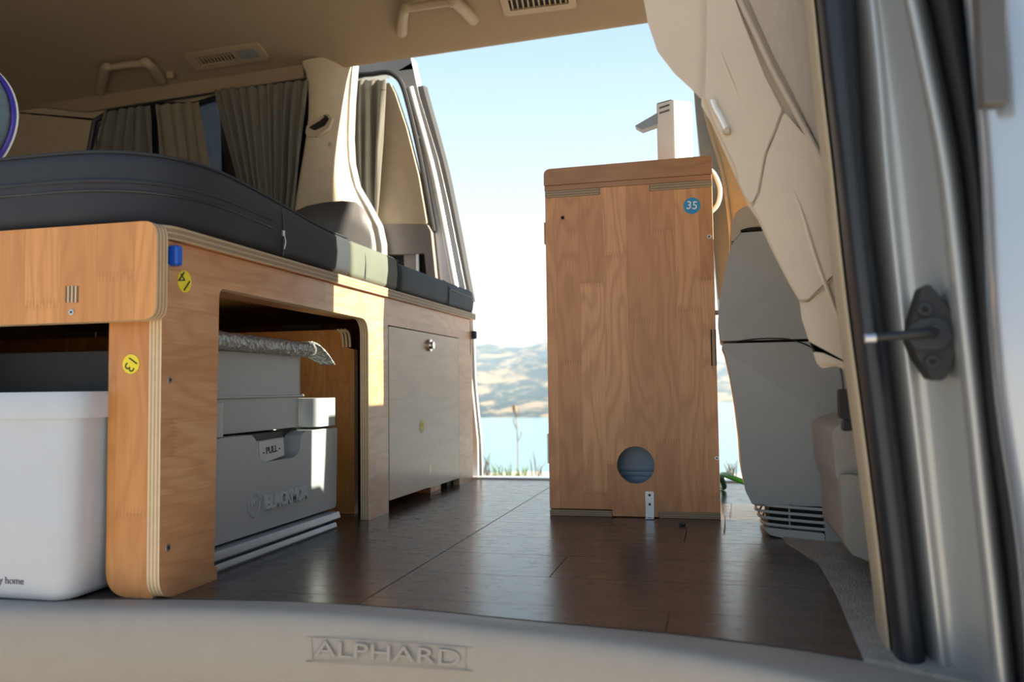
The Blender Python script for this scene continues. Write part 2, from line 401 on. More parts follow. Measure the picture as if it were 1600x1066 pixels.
# carpet beside the vinyl
cpts = [tuple(at(x, y, 2, 0)[:2]) for x, y in ((1238, 850), (1290, 880), (1320, 930), (1368, 1034))]
cpts = [(x-.010, y) for x, y in cpts]; cp = [(cpts[0][0]-.01, cpts[0][1]+.3)]+cpts+[(.2, .80), (.9, .80), (.9, 1.9), (.2, 1.9)]
c_ = ext('carpet', [cp], 2, -.010, .0035, M['carpet']); c_['kind'] = 'structure'; tag(c_, 'beige carpet at the right of the vinyl floor')
# ------------------------------------------------------------------ ceiling
prof = [(2.345, .03), (2.335, .004), (2.322, -.003), (2.30, .006), (2.26, .020), (2.18, .048), (2.06, .080), (1.9, .098), (1.6, .11), (1.3, .098), (1.14, .08), (1.02, .048), (.94, .02), (.90, .005), (.88, -.003), (.868, .004), (.858, .03)]
rows = []
for i in range(34):
    X = -2.75+3.35*i/33
    zc = 1.283+.033*(X+.18)
    rows.append([(X, y, zc+z) for y, z in prof])
ce = st(grid('ceiling', rows, M['headliner'], sub=1)); tag(ce, 'brown beige cloth headliner of the van')
rf = st(box('roof_skin', (-2.8, .90, 1.41), (.58, 2.30, 1.43), M['silverd'], None, .005))
# ------------------------------------------------------------------ walls
def sec(o, l): tag(st(o), l); return o
sec(ext('trim_7', [[(-2.72, 1.262), (-2.29, 1.243), (-2.0, 1.186), (-1.21, 1.215), (-1.21, 1.305), (-2.72, 1.29)]], 1, 2.284, 2.2995, M['headliner'], None, .005), 'brown headliner edge above the curtained rear window')
hole = [pl([(168, 176)], 1, 2.3)[0], pl([(478, 131)], 1, 2.3)[0]]
ho = rnd([(-1.985, .62), (-1.20, .62), (-1.20, 1.205), (-1.985, 1.170)], .05, 6)
wf = sec(ext('wall_far', [[(-2.75, 0), (-1.17, 0), (-1.17, 1.30), (-2.75, 1.30)], ho], 1, 2.30, 2.335, M['beige'], None, .006), 'beige side wall around the curtained rear window')
sec(ext('wall_rear', [rect(.86, 0, 2.33, 1.30)], 0, -2.74, -2.70, M['beige']), 'beige panel at the rear of the van')
nh = rect(-2.0, .6, -1.3, 1.1, .06)
sec(ext('wall_near', [rect(-2.75, -.1, -1.16, 1.3), nh], 1, .86, .89, M['beige']), 'rear side wall on the near side')
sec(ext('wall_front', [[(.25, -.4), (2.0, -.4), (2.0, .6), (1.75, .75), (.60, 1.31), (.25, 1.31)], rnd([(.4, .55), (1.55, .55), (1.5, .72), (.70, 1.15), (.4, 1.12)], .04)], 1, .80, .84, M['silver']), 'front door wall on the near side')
sec(ext('wall_front', [[(.36, -.4), (2.0, -.4), (2.0, .6), (1.75, .75), (.60, 1.31), (.36, 1.31)], rnd([(.5, .55), (1.55, .55), (1.5, .72), (.70, 1.15), (.5, 1.12)], .04)], 1, 2.33, 2.37, M['beige']), 'front door wall on the far side')
sec(ext('trim_6', [[(.60, .0), (1.97, .0), (1.97, .59), (1.72, .74), (.60, 1.295)]], 1, .845, 1.07, M['beige']), 'unseen beige windscreen pillar and door lining on the near side, made solid and thick to block the sun')  # unseen lining filled solid and widened to block stray sun
sec(ext('dashboard', [rnd([(1.45, -.05), (1.98, -.05), (1.98, .62), (1.55, .60), (1.42, .50)], .04)], 1, .85, 2.32, M['dark']), 'dark dashboard at the front of the van')
sec(ext('window_2', [[(.60, 1.305), (1.74, .755), (1.98, .625), (1.985, .632), (1.745, .762), (.605, 1.312)]], 1, .85, 2.33, M['clear']), 'clear windscreen at the front of the van')
wn = sec(ext('window_1', [rnd([(-1.99, .615), (-1.195, .615), (-1.195, 1.21), (-1.99, 1.175)], .05, 6)], 1, 2.318, 2.322, M['tint']), 'dark tinted rear side window behind the curtains')
box('window_divider', (-1.775, 2.300, .62), (-1.735, 2.317, 1.19), M['rubber'], wn, .003)
tube('window_seal', [(-1.975, 2.302, .70), (-1.975, 2.302, 1.16), (-1.60, 2.302, 1.178), (-1.22, 2.302, 1.196), (-1.215, 2.302, .7)], .010, M['rubber'], wn, sm=3)
# pillar between the window and the far door opening
P1 = [(470, 104), (500, 98), (552, 95), (547, 120), (544, 160), (543, 215), (545, 255), (553, 290), (570, 320), (586, 350), (592, 380), (592, 440)]
o1 = pl(P1, 1, 2.272)+[(-.955, .0), (-1.27, 0)]+pl([(440, 420), (457, 330), (472, 260), (480, 200), (482, 150), (478, 122)], 1, 2.272)
Rp = [at(x, y, 1, 2.352) for x, y in ((556, 94), (553, 104), (549, 120), (546, 150), (544, 190), (544, 230), (548, 265), (556, 295), (572, 323), (587, 350), (594, 380), (596, 420), (598, 445))]
Lp = [at(x, y, 1, 2.255) for x, y in ((470, 96), (470, 105), (478, 114), (481, 150), (480, 190), (474, 230), (468, 262), (462, 295), (456, 325), (450, 350), (444, 380), (438, 420), (434, 445))]
for E_, dz_ in ((Rp, 0), (Lp, 0)): E_.append(Vector((E_[-1].x, E_[-1].y, 0)))
rows = []
for r_, l_ in zip(Rp, Lp):
    row = [Vector((r_.x-.012, 2.372, r_.z))]
    for k in range(15):
        t_ = k/14; row.append(Vector((r_.x+(l_.x-r_.x)*t_**1.15, 2.358-.103*math.sin(min(1, t_*1.12)*math.pi/2)**.8, r_.z+(l_.z-r_.z)*t_)))
    row.append(Vector((l_.x-.004, 2.30, l_.z)))
    rows.append(row)
pt = sec(grid('trim_2', rows, M['beige'], None, sub=1), 'beige pillar trim between the rear window and far door opening')
P2 = [(505, 98), (558, 96), (556, 120), (553, 160), (551, 215), (553, 255), (561, 290), (580, 322), (596, 352), (602, 380), (603, 440)]
o2 = pl(P2, 1, 2.365)+[(-.93, 0), (-1.2, 0), (-1.2, 1.0)]
sec(ext('trim_3', [o2], 1, 2.345, 2.385, M['silverd'], None, .008, 3), 'pale painted body flange at the edge of the far door opening')
sl = pl([(487, 203), (497, 207), (512, 200), (519, 189), (515, 184), (505, 192), (493, 199)], 1, 2.27)
rg = pl([(482, 210), (485, 218), (500, 216), (518, 203), (524, 188), (517, 181), (508, 184), (497, 194), (484, 199)], 1, 2.27)
ext('belt_guide', [rnd(rg, .005, 3)], 1, 2.250, 2.264, M['beige'], pt, .002)
ext('belt_slot', [rnd(sl, .004, 3)], 1, 2.2485, 2.252, M['gap'], pt)
disc('trim_clip', at(516, 226, 1, 2.270), 1, .007, .003, M['beige'], pt, 16, bevel=.001)
def ptY(p_):
    t_ = max(0, min(1, (-.97-p_.x)/.26)); return 2.358-.103*math.sin(min(1, t_*1.12)*math.pi/2)**.8
M.setdefault('greyd', pm('charcoal_trim_plastic', (.085, .08, .078), .5, bs=900, bst=.2))
pr_ = []
for t2 in range(8):
    k_ = t2/7; row = []
    top_ = [(452, 334), (480, 322), (510, 316), (535, 314), (556, 316), (570, 328), (580, 348), (584, 370)]
    bot_ = [(440, 450), (460, 450), (485, 450), (510, 450), (535, 450), (556, 450), (574, 450), (590, 450)]
    a_, b_ = top_[t2], bot_[t2]
    for v_ in range(5):
        yy = 2.27
        for _ in range(3):
            q = at(a_[0]+(b_[0]-a_[0])*v_/4, a_[1]+(b_[1]-a_[1])*v_/4, 1, yy); yy = ptY(q)-.006
        row.append(q)
    pr_.append(row)
grid('lower_panel', pr_, M['greyd'], pt, thick=.004)
lp = pl([(452, 334), (480, 322), (520, 315), (560, 314), (570, 322), (584, 350), (590, 380), (590, 440), (440, 440)], 1, 2.268)
# near door sill in front
xs_ = [0, 130, 300, 480, 640, 800, 930, 1050, 1150, 1250, 1370, 1480]
A_ = [934, 936, 937, 941, 952, 968, 980, 991, 1003, 1016, 1036, 1052]
B_ = [946, 948, 948, 953, 964, 980, 995, 1012, 1030, 1052, 1084, 1120]
rows = []
for x_, a_, b_ in zip(xs_, A_, B_):
    pa = at(x_, a_, 2, .001); pb = at(x_, b_, 2, .000)
    dv = Vector((0, -1, 0))
    rows.append([Vector((pa.x, pa.y+.03, -.006)), pa, pa+(pb-pa)*.6+Vector((0, 0, .0005)), pb, pb+dv*.006+Vector((0, 0, -.003)), pb+dv*.011+Vector((0, 0, -.009)), pb+dv*.014+Vector((0, 0, -.02)), pb+dv*.019+Vector((0, 0, -.055)), pb+dv*.010+Vector((0, 0, -.11)), pb+dv*-.03+Vector((0, 0, -.20))])
L1 = [q+Vector((-.2, 0, 0)) for q in rows[0]]; L0 = [q+Vector((-1.2, 0, 0)) for q in rows[0]]; R0 = [q+Vector((.6, .0, 0)) for q in rows[-1]]; R1_ = [q+Vector((.1, .0, 0)) for q in rows[-1]]
rows = [L0, L1]+rows+[R1_, R0]
R2 = []
for c in zip(*[cr([r_[k] for r_ in rows], 5) for k in range(len(rows[0]))]): R2.append(list(c))
sill = st(grid('trim_4', R2, M['sill'], sub=1)); tag(sill, 'greige moulded sill plate along the near door opening')
# embossed lettering on the sill face: find the face point under a pixel
def sillpt(px, py):
    d = _f+CR*((px-800)/F)-CU*((py-533)/F); best = None
    for i in range(len(R2)-1):
        for j in range(5, len(R2[0])-1):
            for tri in ((R2[i][j], R2[i+1][j], R2[i+1][j+1]), (R2[i][j], R2[i+1][j+1], R2[i][j+1])):
                from mathutils.geometry import intersect_ray_tri
                h = intersect_ray_tri(tri[0], tri[1], tri[2], d, CAM, True)
                if h is not None: return h
    return at(px, py, 1, .86)
c0, c1, c2, c3 = [sillpt(*q) for q in ((487, 996), (728, 1012), (727, 1048), (488, 1034))]
nrm = (c1-c0).cross(c3-c0).normalized(); nrm = -nrm if nrm.y > 0 else nrm
tube('emblem_border', [q+nrm*.0001 for q in (c0, c0.lerp(c1, .03), c1.lerp(c0, .03), c1, c1.lerp(c2, .2), c2.lerp(c1, .2), c2, c2.lerp(c3, .03), c3.lerp(c2, .03), c3, c3.lerp(c0, .2), c0.lerp(c3, .2))], .0006, M['sill'], sill, closed=True, sm=2, seg=6)
tx = text('emblem_lettering', 'ALPHARD', .024, (c0+c1+c2+c3)/4+nrm*.0004, c1-c0, c0-c3, M['sill'], sill, extrude=.00035, bevel=.0001, sx=1.72)
# ------------------------------------------------------------------ near pillar at the right (door jamb)
ysr = [-60, 0, 120, 250, 375, 500, 650, 800, 933, 1066, 1150]
def col(xv, Yv, ys=ysr):
    out = []
    for x_, y_ in zip(xv, ys):
        out.append(at(x_, y_, 1, Yv))
    return out
strips = [  # px x at each y of ysr, depth Y
    ([1256, 1262, 1272, 1288, 1300, 1314, 1334, 1354, 1370, 1384, 1394], .900),
    ([1262, 1268, 1280, 1296, 1309, 1323, 1344, 1363, 1379, 1393, 1403], .872),
    ([1270, 1276, 1288, 1303, 1316, 1331, 1351, 1370, 1386, 1400, 1410], .874),
]
blk = [
    ([1270, 1276, 1288, 1303, 1316, 1331, 1351, 1370, 1386, 1400, 1410], .866),
    ([1274, 1281, 1294, 1310, 1323, 1338, 1357, 1376, 1391, 1406, 1416], .846),
    ([1290, 1298, 1311, 1328, 1341, 1356, 1374, 1393, 1409, 1424, 1434], .834),
    ([1318, 1326, 1334, 1345, 1358, 1374, 1394, 1413, 1428, 1444, 1454], .838),
    ([1334, 1341, 1347, 1354, 1367, 1384, 1404, 1423, 1438, 1455, 1465], .850),
]
_b = [1346, 1354, 1366, 1376, 1388, 1402, 1420, 1437, 1452, 1468, 1478]
def jc(f): return [b_+(h_-b_)*f for b_, h_ in zip(_b, _h)]
_h = [1406, 1418, 1444, 1470, 1486, 1500, 1517, 1532, 1547, 1561, 1571]
jam = [([b_-34 for b_ in _b], .885), ([b_-14 for b_ in _b], .866), (_b, .842), ([b_+10 for b_ in _b], .834), ([b_+20 for b_ in _b], .842), (jc(.35), .838), (jc(.6), .815), (jc(.82), .786), (jc(.93), .768), (jc(1.0), .760), ([h_+12 for h_ in _h], .7585), ([h_+22 for h_ in _h], .764),
       ([h_+34 for h_ in _h], .79), ([h_+44 for h_ in _h], .84), ([h_+80 for h_ in _h], .875), ([h_+170 for h_ in _h], .88)]
def strip(name, cols_, mat, lab, back=None):
    rws = []
    C_ = [cr(col(xv, Yv), 4) for xv, Yv in cols_]
    return C_
def pillar(name, cols_, mat, lab, parent=None, sub=1):
    C_ = []
    for xv, Yv in cols_:
        c_ = col(xv, Yv); d_ = c_[0]-c_[1]; c_ = [c_[0]+Vector((-.03*(1.27-c_[0].z), .0, 1.27-c_[0].z)), c_[0]+Vector((0, 0, .2))]+c_; C_.append(cr(c_, 3))
    dn = [[q+Vector((.0, .0, 0)) for q in c] for c in C_]
    first = [Vector((q.x+.004, q.y+.05, q.z)) for q in C_[0]]; last = [Vector((q.x+.004, q.y+.06, q.z)) for q in C_[-1]]
    o = grid(name, [first]+dn+[last], mat, parent, sub=sub)
    return o
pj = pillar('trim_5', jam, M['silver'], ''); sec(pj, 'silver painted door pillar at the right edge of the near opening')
pb = pillar('weatherstrip', blk, M['rubber'], '', pj)
pbg = pillar('pillar_trim', strips, M['beige'], '', pj)
dsl = [([1446, 1456, 1480, 1505, 1518, 1528, 1540, 1562, 1578, 1592, 1602], .775), ([1452, 1464, 1490, 1512, 1524, 1534, 1545, 1567, 1583, 1597, 1607], .755), ([1478, 1484, 1502, 1522, 1535, 1544, 1555, 1577, 1593, 1607, 1617], .748), ([1494, 1502, 1518, 1534, 1546, 1555, 1566, 1590, 1606, 1620, 1630], .76), ([1500, 1508, 1524, 1540, 1550, 1560, 1571, 1595, 1611, 1625, 1635], .80)]
pillar('door_seal', dsl, M['seal'], '', pj)
# front door skin beyond the pillar
fd = []
for xx, Yv in ((1498, .845), (1502, .70), (1512, .685), (1560, .675), (1640, .668), (1760, .665), (1900, .665)):
    base = [0, 12, 24, 36, 42, 48, 62, 85, 100, 110, 116]
    c_ = [at(xx+b_-4, y_, 1, Yv) for b_, y_ in zip(base, ysr)]; c_ = [c_[0]+Vector((-.03, .08, 1.24-c_[0].z)), c_[0]+Vector((0, .02, .2))]+c_; fd.append(cr(c_, 3))
fd.append([q+Vector((.35, 0, 0)) for q in fd[-1]]); fd.append([q+Vector((.6, .02, 0)) for q in fd[-1]])
fdo = sec(grid('door_1', fd, M['skin'], None, thick=.004, sub=1), 'silver front door skin beyond the near pillar')
dt = pl([(1524, -40), (1566, -40), (1574, 164), (1534, 166)], 1, .66)
ext('door_trim_strip', [dt], 1, .655, .672, M['greyd'], fdo, .002)
# ------------------------------------------------------------------ bed frame
bed = root('bed_frame', 'plywood bed frame with open bay and hinged side door along the left', 'bed frame', (-.8, 1.6, 0))
def lx(v): return v-(-.8)
def ly(v): return v-1.6
PX = ply(0, lx(-.698), .018); PZ = ply(2, .455, .018, 5, .62); 
outl = rnd([(.913, 0), (1.037, 0), (1.037, .018), (1.030, .018), (1.038, .406), (1.556, .401), (1.556, 0), (1.6585, 0), (1.6585, .397), (2.157, .397), (2.157, 0), (2.285, 0), (2.285, .4545), (.913, .4545)],
           [.03, .001, .001, .001, .014, .035, .001, .001, .002, .002, .001, .02, .001, .002])
# the lug slots near both ends
ext('side_panel', [outl, rect(.9185, .400, .9255, .4525, .001, 2)[::1], rect(2.268, .355, 2.276, .452, .001, 2)], 0, -.698, -.680, (M['wood_h'], PX), bed, .0012)
box('slot_back', (-.712, .916, .398), (-.6985, .93, .4535), M['gap'], bed, 0)
def lug(y, mat, z0, z1, w=.011):
    return box('lug', (-.70, y-w, z0), (-.667, y+w, z1), mat, bed, .005, 4)
tag(lug(.932, M['blue'], .422, .449, .0075), 'bright blue plastic lug'); tag(lug(2.291, M['navy'], .400, .424, .008), 'dark navy plastic lug')
bo = rnd([(-1.95, .906), (-.672, .906), (-.672, 2.308), (-1.95, 2.308)], [.01, .035, .01, .01])
tag(ext('bed_board', [bo], 2, .4555, .4735, (M['wood_top'], PZ), bed, .002), 'plywood board edge under the cushions')
M['greyd2'] = pm('dark_glue_line', (.16, .09, .05), .8)
# beam across the near end
_q = pl([(248, 344), (248, 499)], 1, .888)
bz1, bz0 = at(245, 344, 1, .888).z, at(245, 499, 1, .888).z; bx = at(240, 420, 1, .888).x+.004
PY = ply(1, ly(.888), .022, 7)
bm_ = ext('end_beam', [rnd([(-1.9, bz0), (bx, bz0), (bx, bz1), (-1.9, bz1)], [.003, .02, .02, .003])], 1, .888, .910, (M['wood_beam'], PY), bed, .002)
for k in range(7):
    c_ = at(104+2.9*k, 460, 1, .888); box('tenon', (c_.x-.0011, .8872, c_.z-.0105), (c_.x+.0011, .8895, c_.z+.0105), PX if k % 2 else M['greyd2'], bm_, 0)
def screw(name, c, ax, sgn, r, parent, mat='steel'):
    s_ = disc(name, c, ax, r, .0012, M[mat], parent, 16, sgn, .0004)
    c2 = list(c); c2[ax] += sgn*.0012; disc('socket', c2, ax, r*.5, .0004, M['dark'], s_, 6, sgn); return s_
c_ = at(112, 488, 1, .888); screw('screw', c_, 1, -1, .0038, bm_)
lg0 = at(168, 700, 1, .925).x
ext('leg_panel', [rnd([(lg0, .0), (-.6985, .0), (-.6985, .454), (lg0, .454)], [.062, .001, .001, .001], 10)], 1, .925, .943, (M['wood_beam'], ply(1, ly(.925), .018)), bed, .0015)
ext('inner_panel', [rnd([(-1.93, 0), (-.745, 0), (-.745, .345), (-.765, .350), (-.775, .388), (-1.93, .388)], [0, 0, .004, .012, .015, 0])], 1, 1.630, 1.648, (M['wood_beam'], ply(1, ly(1.63), .018)), bed, .001)
for k in range(3):
    xk = -.772+.008*k
    tube('panel_edge', [(xk-.010, 1.628, .388), (xk, 1.628, .378), (xk+.003, 1.628, .350)], .0028, ply(1, ly(1.63), .018), bed, sm=4, seg=6)
box('end_panel', (-1.93, 2.267, 0), (-.6985, 2.285, .4545), M['wood_v'], bed, .001)
box('back_panel', (-1.95, .93, 0), (-1.932, 2.266, .4545), M['wood_h'], bed, .001)
box('under_rail', (-.76, 1.04, .408), (-.6985, 1.62, .4545), M['wood_h'], bed, .001)
box('foot_block', (-.75, 1.98, 0), (-.700, 2.06, .024), M['wood_top'], bed, .001)
box('foot_block', (-.75, 2.11, 0), (-.700, 2.15, .024), M['dark'], bed, .001)
dr = ext('door', [rnd([(1.6625, .0245), (2.1545, .0185), (2.1545, .3945), (1.6625, .3945)], .002, 3)], 0, -.697, -.6795, (M['wood_d'], PX), bed, .0012)
disc('lock_ring', (-.6795, 1.918, .365), 0, .015, .006, M['chrome'], dr, 28, 1, .002)
disc('lock_button', (-.6737, 1.918, .365), 0, .0095, .007, M['chrome'], dr, 24, 1, .003)
stx = disc('round_sticker', (-.6793, 1.864, .172), 0, .0165, .0004, M['paleyellow'], dr, 28, 1); tag(stx, 'faded yellow round sticker')
text('sticker_print', '23', .021, (-.6787, 1.864, .172), (0, 1, .1), (0, -.1, 1), M['yellow'], stx, bold=.0003)
for p_ in ((265, 594), (262, 856)):
    c_ = at(*p_, 0, -.68); screw('screw', c_, 0, 1, .005, bed)
# number stickers
c_ = at(288, 440, 0, -.68)
s_ = disc('number_sticker', (-.6797, c_.y, c_.z), 0, .0145, .0004, M['yellow'], bed, 32, 1); tag(s_, 'yellow round sticker reading 14')
text('digits', '14', .027, (-.6792, c_.y, c_.z), (0, -.74, .67), (0, -.67, -.74), M['ink'], s_, bold=-.00015)
ang = math.radians(-128)
c_ = at(205, 569, 1, .925)
s_ = disc('number_sticker', (c_.x, .9247, c_.z), 1, .0125, .0004, M['yellow'], bed, 32, -1); tag(s_, 'yellow round sticker reading 13')
text('digits', '13', .021, (c_.x, .9242, c_.z), (-.55, 0, -.83), (.83, 0, -.55), M['ink'], s_, bold=-.00015)
# ------------------------------------------------------------------ cushions
def cushion(name, lab, o2, z0, z1, mat, loc, rad=.028, zr=None, seed=0, seg=5):
    r_ = root(name, lab, 'cushion', loc, 'charcoal cushions on the bed')
    n = len(o2); cx = sum(p_[0] for p_ in o2)/n; cy = sum(p_[1] for p_ in o2)/n
    rings = []; H = z1-z0
    prof_ = []
    for k in range(7): a_ = math.pi/2*k/6; prof_.append((rad*(1-math.sin(a_)), rad*.75*(1-math.cos(a_))))
    full = [(i_, z0+h_) for i_, h_ in prof_]+[(-.002, z0+H*.5)]+[(i_, z1-h_) for i_, h_ in prof_[::-1]]
    # inward normals
    nor = []
    for i in range(n):
        a_, b_ = Vector(o2[i-1]), Vector(o2[(i+1) % n]); d = (b_-a_).normalized(); nor.append(Vector((-d.y, d.x)))
    for ins, z in full:
        rg_ = []
        for i, (x, y) in enumerate(o2):
            w_ = .0016*mnoise.noise(Vector((x*22+seed, y*22, z*30)))
            q = Vector((x, y))+nor[i]*(ins+w_); rg_.append(Vector((q.x, q.y, z+w_*.6)))
        rings.append(rg_)
    # top fill rings
    for t_, dz in ((.15, .004), (.4, .008), (.75, .010), (.98, .010)):
        rg_ = []
        for q in rings[len(full)-1]:
            rg_.append(Vector((q.x+(cx-q.x)*t_, q.y+(cy-q.y)*t_, z1+dz+.0025*mnoise.noise(Vector((q.x*9+t_*5+seed, q.y*9, 0))))))
        rings.append(rg_)
    o = grid('cover', rings, mat, r_, closed=True)
    b = bmesh.new(); b.from_mesh(o.data); b.verts.ensure_lookup_table()
    N = len(rings)*n; b.faces.new([b.verts[N-n+i] for i in range(n)]); b.faces.new([b.verts[n-1-i] for i in range(n)])
    for f_ in b.faces: f_.smooth = True
    bmesh.ops.recalc_face_normals(b, faces=b.faces); b.to_mesh(o.data); b.free()
    return r_, nor
def dens(pts, d=.03):
    out = []
    for i in range(len(pts)):
        a_, b_ = Vector(pts[i]), Vector(pts[(i+1) % len(pts)]); k = max(1, int((b_-a_).length/d))
        for j in range(k): q = a_.lerp(b_, j/k); out.append((q.x, q.y))
    return out
def ccw(p):
    s_ = sum(p[i-1][0]*p[i][1]-p[i][0]*p[i-1][1] for i in range(len(p))); return p if s_ > 0 else p[::-1]
XE = -.676
mo = ccw(dens(rnd([(-1.92, .895), (XE, .895), (XE, 1.466), (-1.92, 1.466)], [.03, .15, .012, .012], 12)))
zt = at(330, 285, 0, -.68).z
mA, nor = cushion('mattress_cushion', 'largest charcoal cushion with zipped side band at the near end of the bed', mo, .4745, .5535, M['fabric'], (-1.3, 1.2, .474), .020)
def bandpts(o2, z, x0=None, out=.0015, cond=None):
    n = len(o2); r_ = []
    for i, (x, y) in enumerate(o2):
        a_, b_ = Vector(o2[i-1]), Vector(o2[(i+1) % n]); d = (b_-a_).normalized(); q = Vector((x, y))-Vector((-d.y, d.x))*out
        if cond is None or cond(x, y): r_.append(Vector((q.x, q.y, z)))
    return r_
cond = lambda x, y: (y < 1.2 and x > -1.8) or (x > -.68 and y < 1.195)
def ordr(r_): return sorted(r_, key=lambda q: (q.y+.0 if q.x > -.70 else 0)+(q.x+1.9)*.3)
z_ = .5195
b1 = ordr([q for q in bandpts(mo, z_, cond=lambda x, y: (y < 1.20 and x > -1.85))])
tube('piping', b1, .0024, M['fabric'], mA, sm=2, seg=6); 
tube('zip_line', [q+Vector((0, 0, -.010)) for q in b1], .0017, M['dark'], mA, sm=2, seg=6)
tube('piping', ordr([q+Vector((0, 0, .030)) for q in bandpts(mo, z_, out=-.0035, cond=lambda x, y: (y < 1.46 and x > -1.85))]), .0016, M['fabric'], mA, sm=2, seg=6)
yz = at(440, 380, 0, -.676).y
zp = box('zip_pull', (XE+.000, yz-.003, .5035), (XE+.005, yz+.003, .5115), M['steel'], mA, .001)
tube('pull_tab', [(XE+.004, yz, .505), (XE+.006, yz+.002, .497), (XE+.004, yz+.001, .486)], .0011, M['steel'], zp, seg=6)
tube('seam', [(XE+.0008, yz+.002, .4765), (XE+.0025, yz+.002, .515), (XE-.002, yz+.002, .545), (XE-.012, yz+.002, .5535)], .0014, M['dark'], mA, seg=6)
cB = (1.474, at(622, 430, 0, -.676).y)
mB, _ = cushion('cushion', 'middle short charcoal cushion lit by the sun with a rough cut end', ccw(dens(rnd([(-1.9, 1.474), (XE, 1.474), (XE, cB[1]), (-1.9, cB[1])], .012, 4))), .4745, .5500, M['fabric_sunlit'], (-1.3, 1.55, .474), .016, seed=5)
ys2 = at(570, 420, 0, -.676).y
tube('seam', [(XE+.001, ys2, .4765), (XE+.002, ys2, .515), (XE-.003, ys2, .541), (XE-.014, ys2, .5505)], .0012, M['fabric2'], mB, seg=6)
fr = [[Vector((XE-.001+.003*random.random(), cB[1]-.004+.010*(k % 2)*random.random(), .478+.066*k/16)) for k in range(17)], [Vector((XE-.03, cB[1]+.002+.008*random.random(), .478+.067*k/16)) for k in range(17)]]
tag(grid('frayed_edge', fr, M['fabric2'], mB, thick=.002), 'frayed edge of the cover')
y3 = cB[1]+.012
mC, _ = cushion('cushion', 'third slate grey cushion at the far end beside the open doorway', ccw(dens(rnd([(-1.9, y3), (XE, y3), (XE, 2.300), (-1.9, 2.300)], .018, 4))), .4745, .5415, M['fabric2'], (-1.3, 2.0, .474), .018, seed=9)
ys3 = at(700, 470, 0, -.676).y
tube('seam', [(XE+.001, ys3, .4765), (XE+.0025, ys3, .507), (XE-.003, ys3, .533), (XE-.014, ys3, .5425)], .0014, M['fabric'], mC, seg=6)
tube('zip_line', [(XE+.0015, ys3+.01, .520), (XE+.002, 2.15, .519), (XE+.001, 2.285, .518)], .0022, M['dark'], mC, seg=6)
for o_ in list(mA.children)+list(zp.children):
    w0 = wl(o_)
    for v in o_.data.vertices:
        q = v.co+w0; v.co.z += .024*sst((1.42-q.y)/.40)*(q.z-.4745)/.079
# crumpled plastic wrap on the mattress
wr = root('plastic_wrap', 'crumpled clear plastic twist lying on the near cushion', 'plastic wrap', at(165, 246, 1, 1.06)-Vector((0, 0, .006)))
for i in range(7):
    a_ = at(120+random.random()*70, 246, 1, 1.06); p_ = [Vector((a_.x+random.uniform(-.02, .02), a_.y+random.uniform(-.02, .02), .586+random.uniform(.002, .012))) for _ in range(4)]
    tube('strand', p_, .0022, M['tapwhite'] if i < 3 else M['clear'], wr, seg=5, sm=4, flat=.4)
# pillow at the far left
pw = root('pillow', 'grey teal fleece pillow with shiny purple and white edging at the left', 'pillow', (-1.16, 1.15, .56))
pc = at(-54, 186, 1, 1.15)
rows = []
for j in range(13):
    v = -1+2*j/12; row = []
    for i in range(33):
        a_ = 2*math.pi*i/32; e_ = (1-abs(v)**3)**.6
        row.append(Vector((pc.x+.09*e_*math.cos(a_)*1.0*(1-.12*math.sin(a_)**2), 1.15+v*.016, pc.z+.098*e_*math.sin(a_))))
    rows.append(row)
grid('body', rows, M['pillow'], pw)
rim = lambda r1, r2, y: [(pc.x+r1*math.cos(a_/24*2*math.pi)*(1-.12*math.sin(a_/24*2*math.pi)**2), y, pc.z+r2*math.sin(a_/24*2*math.pi)) for a_ in range(24)]
tube('purple_piping', rim(.091, .099, 1.160), .0045, M['purple'], pw, closed=True, sm=2)
tube('white_piping', rim(.0935, .1015, 1.165), .0025, M['tapwhite'], pw, closed=True, sm=2)
# ------------------------------------------------------------------ white bin
bn = root('storage_bin', 'white plastic storage bin with a rim at the lower left', 'storage bin', (-.98, .95, 0))
bx1 = -.7675
rows = []
for z, ins, r_ in ((.0015, .030, .02), (.004, .022, .028), (.012, .016, .036), (.12, .010, .038), (.228, .011, .038), (.2285, .001, .040), (.232, 0, .040), (.258, 0, .040), (.262, .002, .038), (.262, .006, .034), (.256, .007, .033), (.10, .012, .03), (.012, .02, .03)):
    rows.append([Vector((x, y, z)) for x, y in ccw(rnd([(-1.25+ins, .872+ins*.5), (bx1-ins, .872+ins*.5), (bx1-ins, 1.022-ins), (-1.25+ins, 1.022-ins)], [r_]*4, 8))])
n0 = len(rows[0])
bb = grid('bin_body', rows, M['white'], bn, closed=True)
b = bmesh.new(); b.from_mesh(bb.data); b.verts.ensure_lookup_table(); b.faces.new([b.verts[i] for i in range(n0)]); b.faces.new([b.verts[12*n0+i] for i in range(n0)]); b.to_mesh(bb.data); b.free()
bb.data.set_sharp_from_angle(angle=math.radians(50))
c_ = at(17, 908, 1, .8795)
text('lettering', 'y home', .0125, (c_.x+.001, .8792, c_.z), (1, 0, 0), (0, -.05, 1), M['greyink'], bn)
tag(box('divider_panel', (-1.93, 1.030, 0), (-.7665, 1.045, .322), M['dark'], bed, .002), 'black divider panel')
